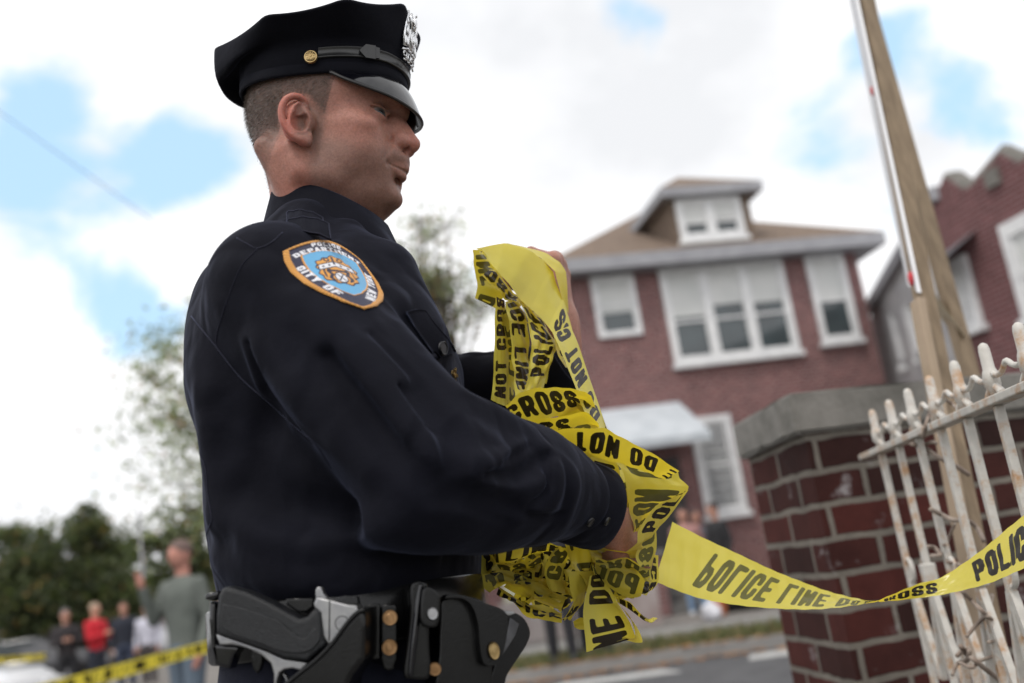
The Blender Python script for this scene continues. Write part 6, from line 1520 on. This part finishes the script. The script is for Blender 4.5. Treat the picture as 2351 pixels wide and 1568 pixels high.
_h = .075*TH_; _b = textfield('POLICE LINE DO NOT CROSS', np.zeros(1), np.zeros(1)-9, TADV, TCW)[1]*_h      # where CROSS ends
def _o(s): return textfield(s, np.zeros(1), np.zeros(1)-9, TADV, TCW)[1]*_h
def ident(x, y): return (x, y)
def c3(x, y): return (1018.8+x*.33489, 532.9+y*.33489)
def cH(x, y): return (1065.8+x*.19992, 532.9+y*.19992)
def cD(x, y): return (1081.5+x*.23496, 1159.9+y*.23496)
def cE(x, y): return (1316.6+x*.18993, 1003.1+y*.18993)
def cF(x, y): return (1489+x*.5003, 783.7+y*.5003)
def ribbon(name, rows, conv=ident, start='first', top='A', phase=0.0, crink=.0012, step=.0022, lin=.35, seed=0, blank=False, nc=4, m=None, endphase=None, upto=None, jump=None, ts=1.0, wl=(.018, .06), frm=None):
    "rows: (xA, yA, depthA, xB, yB, depthB); the film runs from row to row"
    R = np.random.default_rng(seed+int(abs(rows[0][0])*7+abs(rows[-1][1]))); K = []
    for xa, ya, da, xb, yb, db in rows:
        K.append(np.concatenate([W(*conv(xa, ya), da), W(*conv(xb, yb), db)]))
    K = np.array(K); mid = (K[:, :3]+K[:, 3:])/2
    L = np.concatenate([[0], np.cumsum(np.linalg.norm(np.diff(mid, axis=0), axis=1))]); n = max(int(L[-1]/step), 6)
    t = np.linspace(0, len(K)-1, n)
    S = catmull(K, n); i = np.minimum(t.astype(int), len(K)-2); f = (t-i)[:, None]; LN = K[i]*(1-f)+K[i+1]*f
    C = S*(1-lin)+LN*lin
    Amid = (C[:, :3]+C[:, 3:])/2; u = np.concatenate([[0], np.cumsum(np.linalg.norm(np.diff(Amid, axis=0), axis=1))])
    wd = np.linalg.norm(C[:, :3]-C[:, 3:], axis=1).mean(); nv = max(int(min(wd, .09)/.0026), 9)
    v = np.linspace(0, 1, nv)
    P = C[:, None, :3]*(1-v)[None, :, None]+C[:, None, 3:]*v[None, :, None]
    du = np.gradient(P, axis=0); dv = np.gradient(P, axis=1); N = np.cross(du, dv); N /= np.linalg.norm(N, axis=2, keepdims=True)+1e-9
    U, Vv = np.meshgrid(u, v*.075, indexing='ij'); D = np.zeros_like(U)
    for q in range(nc):
        a = R.uniform(0, pi); w_ = R.uniform(*wl); s = (U*cos(a)+Vv*sin(a))/w_+R.uniform(0, 1)
        D += (np.abs((s % 1)*2-1)-.5)*R.uniform(.4, 1)
    P = P+N*(D*crink)[..., None]
    y = Vv if top == 'B' else .075-Vv; x = U if start == 'first' else u[-1]-U
    if jump: x = x+jump[1]*smoothstep(jump[0]-.03, jump[0]+.03, x)
    if endphase is not None: phase = endphase-u[-1]/ts
    ink = np.full(U.shape, -1.0) if blank else ink_at(x+phase*ts, y, ts)
    if frm: ink = np.where(x < frm, -1.0, ink)
    if upto: ink = np.where(x > upto, -1.0, ink)
    Vt = P.reshape(-1, 3); I = np.arange(n*nv).reshape(n, nv)
    q = np.stack([I[:-1, :-1], I[1:, :-1], I[1:, 1:], I[:-1, 1:]], -1).reshape(-1, 4)      # normal = du x dv
    if (start == 'first') != (top == 'B'): q = q[:, ::-1]
    o = fast_mesh(name, Vt, q, m or M_tape, None); vattr(o, 'ink', ink.ravel()); keepworld(o, tape)
    return o
def rib(rows, conv, d, dd=0.0, **k):
    "short form: rows of (xA, yA, xB, yB) with one depth (or a list) and a tilt between the edges"
    k.setdefault('ts', 1.08); n = len(rows); ds = np.interp(np.linspace(0, 1, n), np.linspace(0, 1, len(d)), d) if hasattr(d, '__len__') else [d]*n
    dt = np.interp(np.linspace(0, 1, n), np.linspace(0, 1, len(dd)), dd) if hasattr(dd, '__len__') else [dd]*n
    return ribbon('tape_fold', [(r[0], r[1], a, r[2], r[3], a+b) for r, a, b in zip(rows, ds, dt)], conv, **k)
# over the raised fist and down to the front of the bundle
rib([(205, 196, 132, 190), (300, 345, 300, 155), (380, 440, 470, 130), (520, 615, 760, 215), (640, 770, 925, 320), (780, 890, 1035, 452), (890, 990, 1062, 590), (965, 1090, 1120, 760), (1030, 1180, 1170, 900), (1055, 1290, 1225, 1040), (1100, 1425, 1300, 1260), (1160, 1560, 1392, 1540)], cH, [1.215, 1.20, 1.215, 1.22, 1.20, 1.18], [.02, .04, .05, .05, .05, .04], start='last', top='A', phase=_b-.072, upto=.086, crink=.0042, lin=.9, nc=3, wl=(.05, .12))
rib([(745, 690, 868, 640), (830, 880, 930, 790), (905, 1070, 990, 970), (965, 1230, 1045, 1130), (1035, 1330, 1085, 1250), (1105, 1430, 1130, 1370)], c3, [1.185, 1.12, 1.09], [.045, .04], start='last', top='A', endphase=_b-.072, crink=.0006, lin=.3, nc=3)
# back flank over the knuckles
rib([(470, 132, 520, 125), (870, 290, 940, 240), (1035, 445, 1100, 345), (1050, 480, 1170, 455), (1110, 720, 1185, 700), (1170, 900, 1200, 930)], cH, 1.262, .02, blank=True, crink=.0005, lin=.8)
# inner turn at the left
rib([(112, 205, 225, 197), (113, 330, 300, 320), (124, 450, 385, 440), (150, 570, 460, 560), (150, 650, 480, 720), (122, 757, 350, 872)], cH, [1.235, 1.25, 1.23], .03, start='first', top='A', phase=.12, crink=.0016, lin=.5)
rib([(200, 500, 300, 425), (300, 600, 380, 440), (420, 680, 470, 560), (470, 770, 560, 700), (560, 800, 600, 720), (640, 860, 700, 790)], cH, 1.232, .02, start='first', top='B', phase=.33, crink=.0016)
# hanging strips between the hands
rib([(352, 440, 420, 470), (350, 600, 440, 600), (350, 760, 445, 760), (342, 900, 442, 900), (338, 1050, 440, 1050), (318, 1150, 438, 1200)], c3, [1.20, 1.17, 1.12], .045, start='last', top='A', phase=.22, crink=.0010)
rib([(418, 480, 485, 455), (440, 560, 560, 560), (455, 700, 580, 720), (470, 860, 590, 880), (480, 1000, 600, 1030), (490, 1130, 620, 1100)], c3, [1.205, 1.19, 1.14], .04, start='first', top='B', phase=.05, crink=.0022)
rib([(500, 440, 640, 560), (545, 540, 700, 640), (580, 640, 760, 740), (600, 760, 765, 800), (590, 900, 735, 900), (560, 1090, 680, 1080)], c3, [1.215, 1.205, 1.15], .03, start='last', top='A', phase=.41, crink=.0020)
rib([(395, 560, 470, 480), (430, 800, 520, 800), (430, 1000, 520, 1050), (440, 1200, 560, 1190)], c3, 1.21, .02, start='last', top='B', phase=.5, crink=.002)
rib([(560, 600, 690, 700), (660, 720, 770, 790), (650, 850, 740, 880), (600, 980, 700, 1040)], c3, 1.225, .02, start='first', top='A', phase=.1, crink=.002)
# bands across the near wrist
rib([(425, 1195, 500, 1300), (510, 1110, 600, 1292), (630, 1067, 720, 1275), (770, 1067, 830, 1250), (905, 1075, 980, 1190), (1010, 1120, 1060, 1260)], c3, [1.07, 1.075, 1.10, 1.12], .03, start='first', top='A', phase=_o('POLICE LINE DO NOT C')-.012, crink=.0016)
rib([(500, 1300, 590, 1420), (660, 1282, 700, 1440), (830, 1255, 860, 1400), (970, 1236, 1010, 1360), (1060, 1300, 1080, 1420)], c3, [1.055, 1.07, 1.09], .03, start='first', top='A', phase=_o('POLICE LINE DO NOT CR'), crink=.0018)
rib([(700, 1130, 800, 1290), (820, 1120, 930, 1250), (900, 1150, 1040, 1300), (960, 1200, 1090, 1350)], c3, 1.12, .02, blank=True)
rib([(640, 1440, 850, 1290), (740, 1450, 960, 1270), (900, 1440, 1040, 1320), (1000, 1500, 1140, 1400)], c3, 1.078, .02, start='last', top='B', phase=.0, crink=.001)
rib([(1205, 1000, 1236, 1020), (1290, 985, 1300, 1036), (1387, 983, 1372, 1052), (1434, 1008, 1430, 1066), (1500, 1042, 1490, 1086), (1560, 1082, 1525, 1102)], ident, [1.050, 1.05, 1.07, 1.09], .03, start='last', top='B', phase=_o('POLICE LINE ')-.022, crink=.0012, lin=.7)
# the bulge on the right
rib([(500, 290, 1265, 405), (600, 420, 1285, 500), (630, 560, 1390, 600), (650, 700, 1340, 700), (680, 900, 1000, 860), (730, 1120, 880, 1010), (600, 1370, 800, 1290)], cE, [1.11, 1.115, 1.13], .03, start='first', top='A', phase=.20, crink=.0014, lin=.6)
rib([(1215, 725, 1388, 640), (1000, 835, 1240, 860), (870, 1000, 1110, 1020), (790, 1150, 1000, 1135), (780, 1290, 960, 1200), (640, 1400, 830, 1290)], cE, [1.10, 1.085, 1.09], .02, start='last', top='A', phase=-.022, crink=.0012, lin=.8)
rib([(110, 190, 520, 290), (250, 330, 560, 420), (420, 470, 600, 600), (540, 640, 650, 760), (560, 760, 680, 900), (600, 1000, 720, 1110)], cE, [1.105, 1.12, 1.14], .02, start='first', top='B', phase=.10, crink=.0020)
rib([(560, 700, 700, 760), (560, 900, 720, 960), (590, 1100, 740, 1150), (580, 1360, 700, 1380)], cE, 1.155, .02, blank=True)
rib([(830, 1270, 1000, 1135), (780, 1330, 1005, 1250), (750, 1440, 1000, 1400), (800, 1568, 940, 1568)], cE, 1.10, .02, start='first', top='A', phase=.335, crink=.0010)
rib([(1600, 400, 1810, 260), (1560, 470, 1800, 430), (1540, 560, 1775, 570), (1500, 700, 1720, 760), (1530, 905, 1650, 900)], cD, [1.12, 1.13], .02, start='first', top='A', phase=.33, crink=.0012)
rib([(1730, 470, 1825, 490), (1740, 620, 1830, 640), (1740, 760, 1832, 745), (1700, 880, 1790, 810)], cD, 1.15, .02, start='first', top='B', phase=.05)
# the crumpled mass below the wrist
LOW = [([(105, 214, 232, 262), (78, 450, 262, 470), (62, 690, 272, 610), (110, 800, 260, 760), (182, 842, 262, 800)], 1.115, .03, True, 0, .0020),
 ([(255, 392, 275, 580), (480, 342, 390, 570), (600, 338, 560, 520), (730, 352, 700, 470), (860, 385, 850, 440)], 1.105, .02, False, .10, .0022),
 ([(225, 575, 275, 730), (440, 560, 420, 700), (560, 540, 600, 640), (680, 500, 700, 620)], 1.120, .02, False, .33, .0030),
 ([(90, 690, 180, 842), (280, 630, 330, 775), (440, 660, 470, 790), (560, 640, 620, 800)], 1.118, .02, False, .45, .0026),
 ([(430, 620, 320, 800), (620, 740, 520, 890), (800, 830, 680, 960), (930, 900, 880, 1020)], 1.124, .02, True, .2, .0022),
 ([(255, 795, 290, 850), (400, 890, 410, 955), (560, 955, 560, 1062), (720, 1000, 700, 1112), (890, 1050, 885, 1148)], 1.128, .02, False, .02, .0036),
 ([(860, 395, 970, 420), (740, 540, 930, 560), (715, 690, 900, 720), (765, 830, 930, 870)], 1.110, .02, False, .28, .0022),
 ([(910, 380, 1190, 340), (960, 500, 1215, 470), (1020, 620, 1215, 600), (1070, 700, 1190, 720)], 1.118, .02, False, .16, .0024),
 ([(955, 650, 1215, 640), (962, 800, 1150, 780), (1000, 930, 1110, 920), (960, 1040, 1040, 1040), (870, 1130, 960, 1110)], 1.100, .02, False, .36, .0016),
 ([(620, 560, 760, 520), (600, 700, 760, 720), (680, 860, 820, 820), (860, 960, 960, 860)], 1.132, .01, False, .5, .0034),
 ([(1160, 690, 1280, 670), (1120, 880, 1390, 870), (1094, 1060, 1480, 1030), (1108, 1240, 1555, 1150), (1125, 1435, 1612, 1296)], 1.085, .045, False, _o('POLICE LI')+.004, .0007),
 ([(1440, 950, 1520, 1060), (1540, 1080, 1640, 1220), (1600, 1230, 1672, 1335), (1590, 1300, 1600, 1340), (1490, 1290, 1500, 1320)], 1.118, .01, True, 0, .0006),
 ([(1010, 1190, 1000, 1140), (1050, 1210, 1060, 1100), (1110, 1215, 1110, 1100)], 1.112, .01, True, 0, .0006),
 ([(1400, 880, 1440, 960), (1560, 940, 1590, 1050), (1690, 1075, 1690, 1120), (1745, 1122, 1745, 1140)], 1.108, .02, False, .05, .0020),
 ([(1210, 525, 1250, 600), (1350, 520, 1400, 620), (1530, 515, 1500, 645), (1650, 590, 1640, 650)], 1.090, .02, False, .30, .0030),
 ([(1215, 550, 1200, 680), (1400, 600, 1330, 790), (1620, 650, 1540, 905), (1700, 740, 1660, 900)], 1.105, .02, False, .42, .0016),
 ([(1130, 350, 1190, 560), (1300, 415, 1340, 545), (1520, 452, 1560, 520), (1660, 395, 1700, 470)], 1.094, .03, True, 0, .0010),
 ([(1180, 560, 1240, 700), (1200, 700, 1300, 760), (1140, 860, 1250, 880)], 1.104, .02, False, .2, .0016)]
for i, (rows, d, dd, bl, ph, cr_) in enumerate(LOW):
    rib(rows, cD, d, dd, blank=bl, phase=ph, crink=cr_, start='last' if i in (8, 10) or i % 3 == 0 else 'first', top='A' if i in (8, 10) or i % 2 else 'B', seed=i, lin=.5, nc=6)
# deeper turns of the film that fill the bundle
poly_c = [(150, 600), (240, 480), (360, 460), (460, 640), (560, 860), (680, 940), (760, 560), (820, 820), (900, 640), (960, 760), (1100, 640), (1160, 480), (1380, 700), (1450, 820), (1560, 760), (180, 500), (300, 640), (420, 520), (520, 700), (620, 600), (700, 800), (820, 700), (860, 900), (1000, 560), (1060, 780), (1200, 560), (1300, 600), (1420, 560), (1500, 700), (1620, 620), (1640, 780)]
for i, (x, y) in enumerate(poly_c):
    a = RNG.uniform(0, pi); l_ = RNG.uniform(90, 150); w_ = RNG.uniform(70, 120); c_, s_ = cos(a), sin(a)
    rows = []
    for k in (-1, -.33, .33, 1):
        cx_, cy_ = x+c_*l_*k, y+s_*l_*k+14*sin(k*4+i); rows.append((cx_-s_*w_, cy_+c_*w_, cx_+s_*w_, cy_-c_*w_))
    rib(rows, cD, 1.132+.006*(i % 6), RNG.uniform(-.03, .03), phase=RNG.uniform(0, .6), crink=.0050, nc=6, seed=100+i, start='first' if i % 2 else 'last')
for i, (x, y) in enumerate([(1330, 1030), (1370, 1060), (1420, 1090), (1290, 1010), (1455, 1140), (1470, 1230)]):
    a = .6+.3*i; rows = [(x+cos(a)*40*k-sin(a)*26, y+sin(a)*40*k+cos(a)*26, x+cos(a)*40*k+sin(a)*26, y+sin(a)*40*k-cos(a)*26) for k in (-1, 0, 1)]
    rib(rows, ident, 1.150, .02, phase=.1*i, crink=.003, seed=200+i)
# frayed tip
bm = bmesh.new()
for k in range(9):
    p = W(*cD(1730+RNG.uniform(-8, 8), 1125+RNG.uniform(-5, 5)), 1.11); q = W(*cD(1770+k*6, 1140-k*5+RNG.uniform(-6, 10)), 1.11); tube(bm, [p, p*.5+q*.5+RNG.normal(size=3)*.001, q], .0007, 5)
keepworld(bmobj('frayed_end', bm, mat('tape_plain', (.78, .66, .10), rough=.3), None, True), tape)
# the free run that sags past the gate and twists once
ribbon('tape_run', [(110, 828, 1.26, 30, 1100, 1.215), (260, 905, 1.265, 110, 1135, 1.215), (400, 970, 1.27, 240, 1180, 1.22), (560, 1045, 1.275, 420, 1212, 1.225), (690, 1098, 1.28, 600, 1228, 1.23), (820, 1147, 1.285, 760, 1231, 1.235), (940, 1178, 1.285, 910, 1218, 1.24), (1040, 1194, 1.27, 1040, 1193, 1.225),
   (1130, 1190, 1.26, 1130, 1158, 1.24), (1240, 1178, 1.24, 1240, 1112, 1.24), (1360, 1160, 1.23, 1350, 1080, 1.25), (1560, 1112, 1.20, 1520, 966, 1.24), (1740, 1035, 1.16, 1723, 800, 1.21), (1960, 930, 1.12, 1930, 680, 1.15), (2250, 780, 1.06, 2220, 530, 1.08)],
   cF, start='first', top='B', phase=-.055, jump=(.285, .07), frm=.05, crink=.0009, lin=.15, nc=3)
far = empty('barrier_tape', 'yellow barrier tape stretched low across the street in front of the left bystanders', 'barrier tape', tuple(W(300, 1520, 6.2)))
_t = tape; tape = far
ribbon('tape_run', [(20, 1590, 5.9, 12, 1640, 5.9), (150, 1556, 6.0, 150, 1592, 6.0), (300, 1517, 6.1, 300, 1550, 6.1), (420, 1486, 6.2, 420, 1514, 6.2), (560, 1450, 6.3, 560, 1477, 6.3), (760, 1395, 6.4, 760, 1422, 6.4)], start='first', top='A', crink=.0015, step=.01)
far2 = empty('barrier_tape', 'second barrier tape, thin and far, at the lower left edge behind the first', 'barrier tape', tuple(W(60, 1510, 14))); tape = far2
ribbon('tape_run', [(-60, 1512, 13.5, -60, 1526, 13.5), (30, 1507, 14, 30, 1521, 14), (106, 1500, 14.4, 106, 1514, 14.4)], start='first', top='A', crink=.001, step=.02)
tape = _t
for o in list(COL.objects):
    if o.parent is officer: o.matrix_parent_inverse = Matrix.Translation(-officer.location)
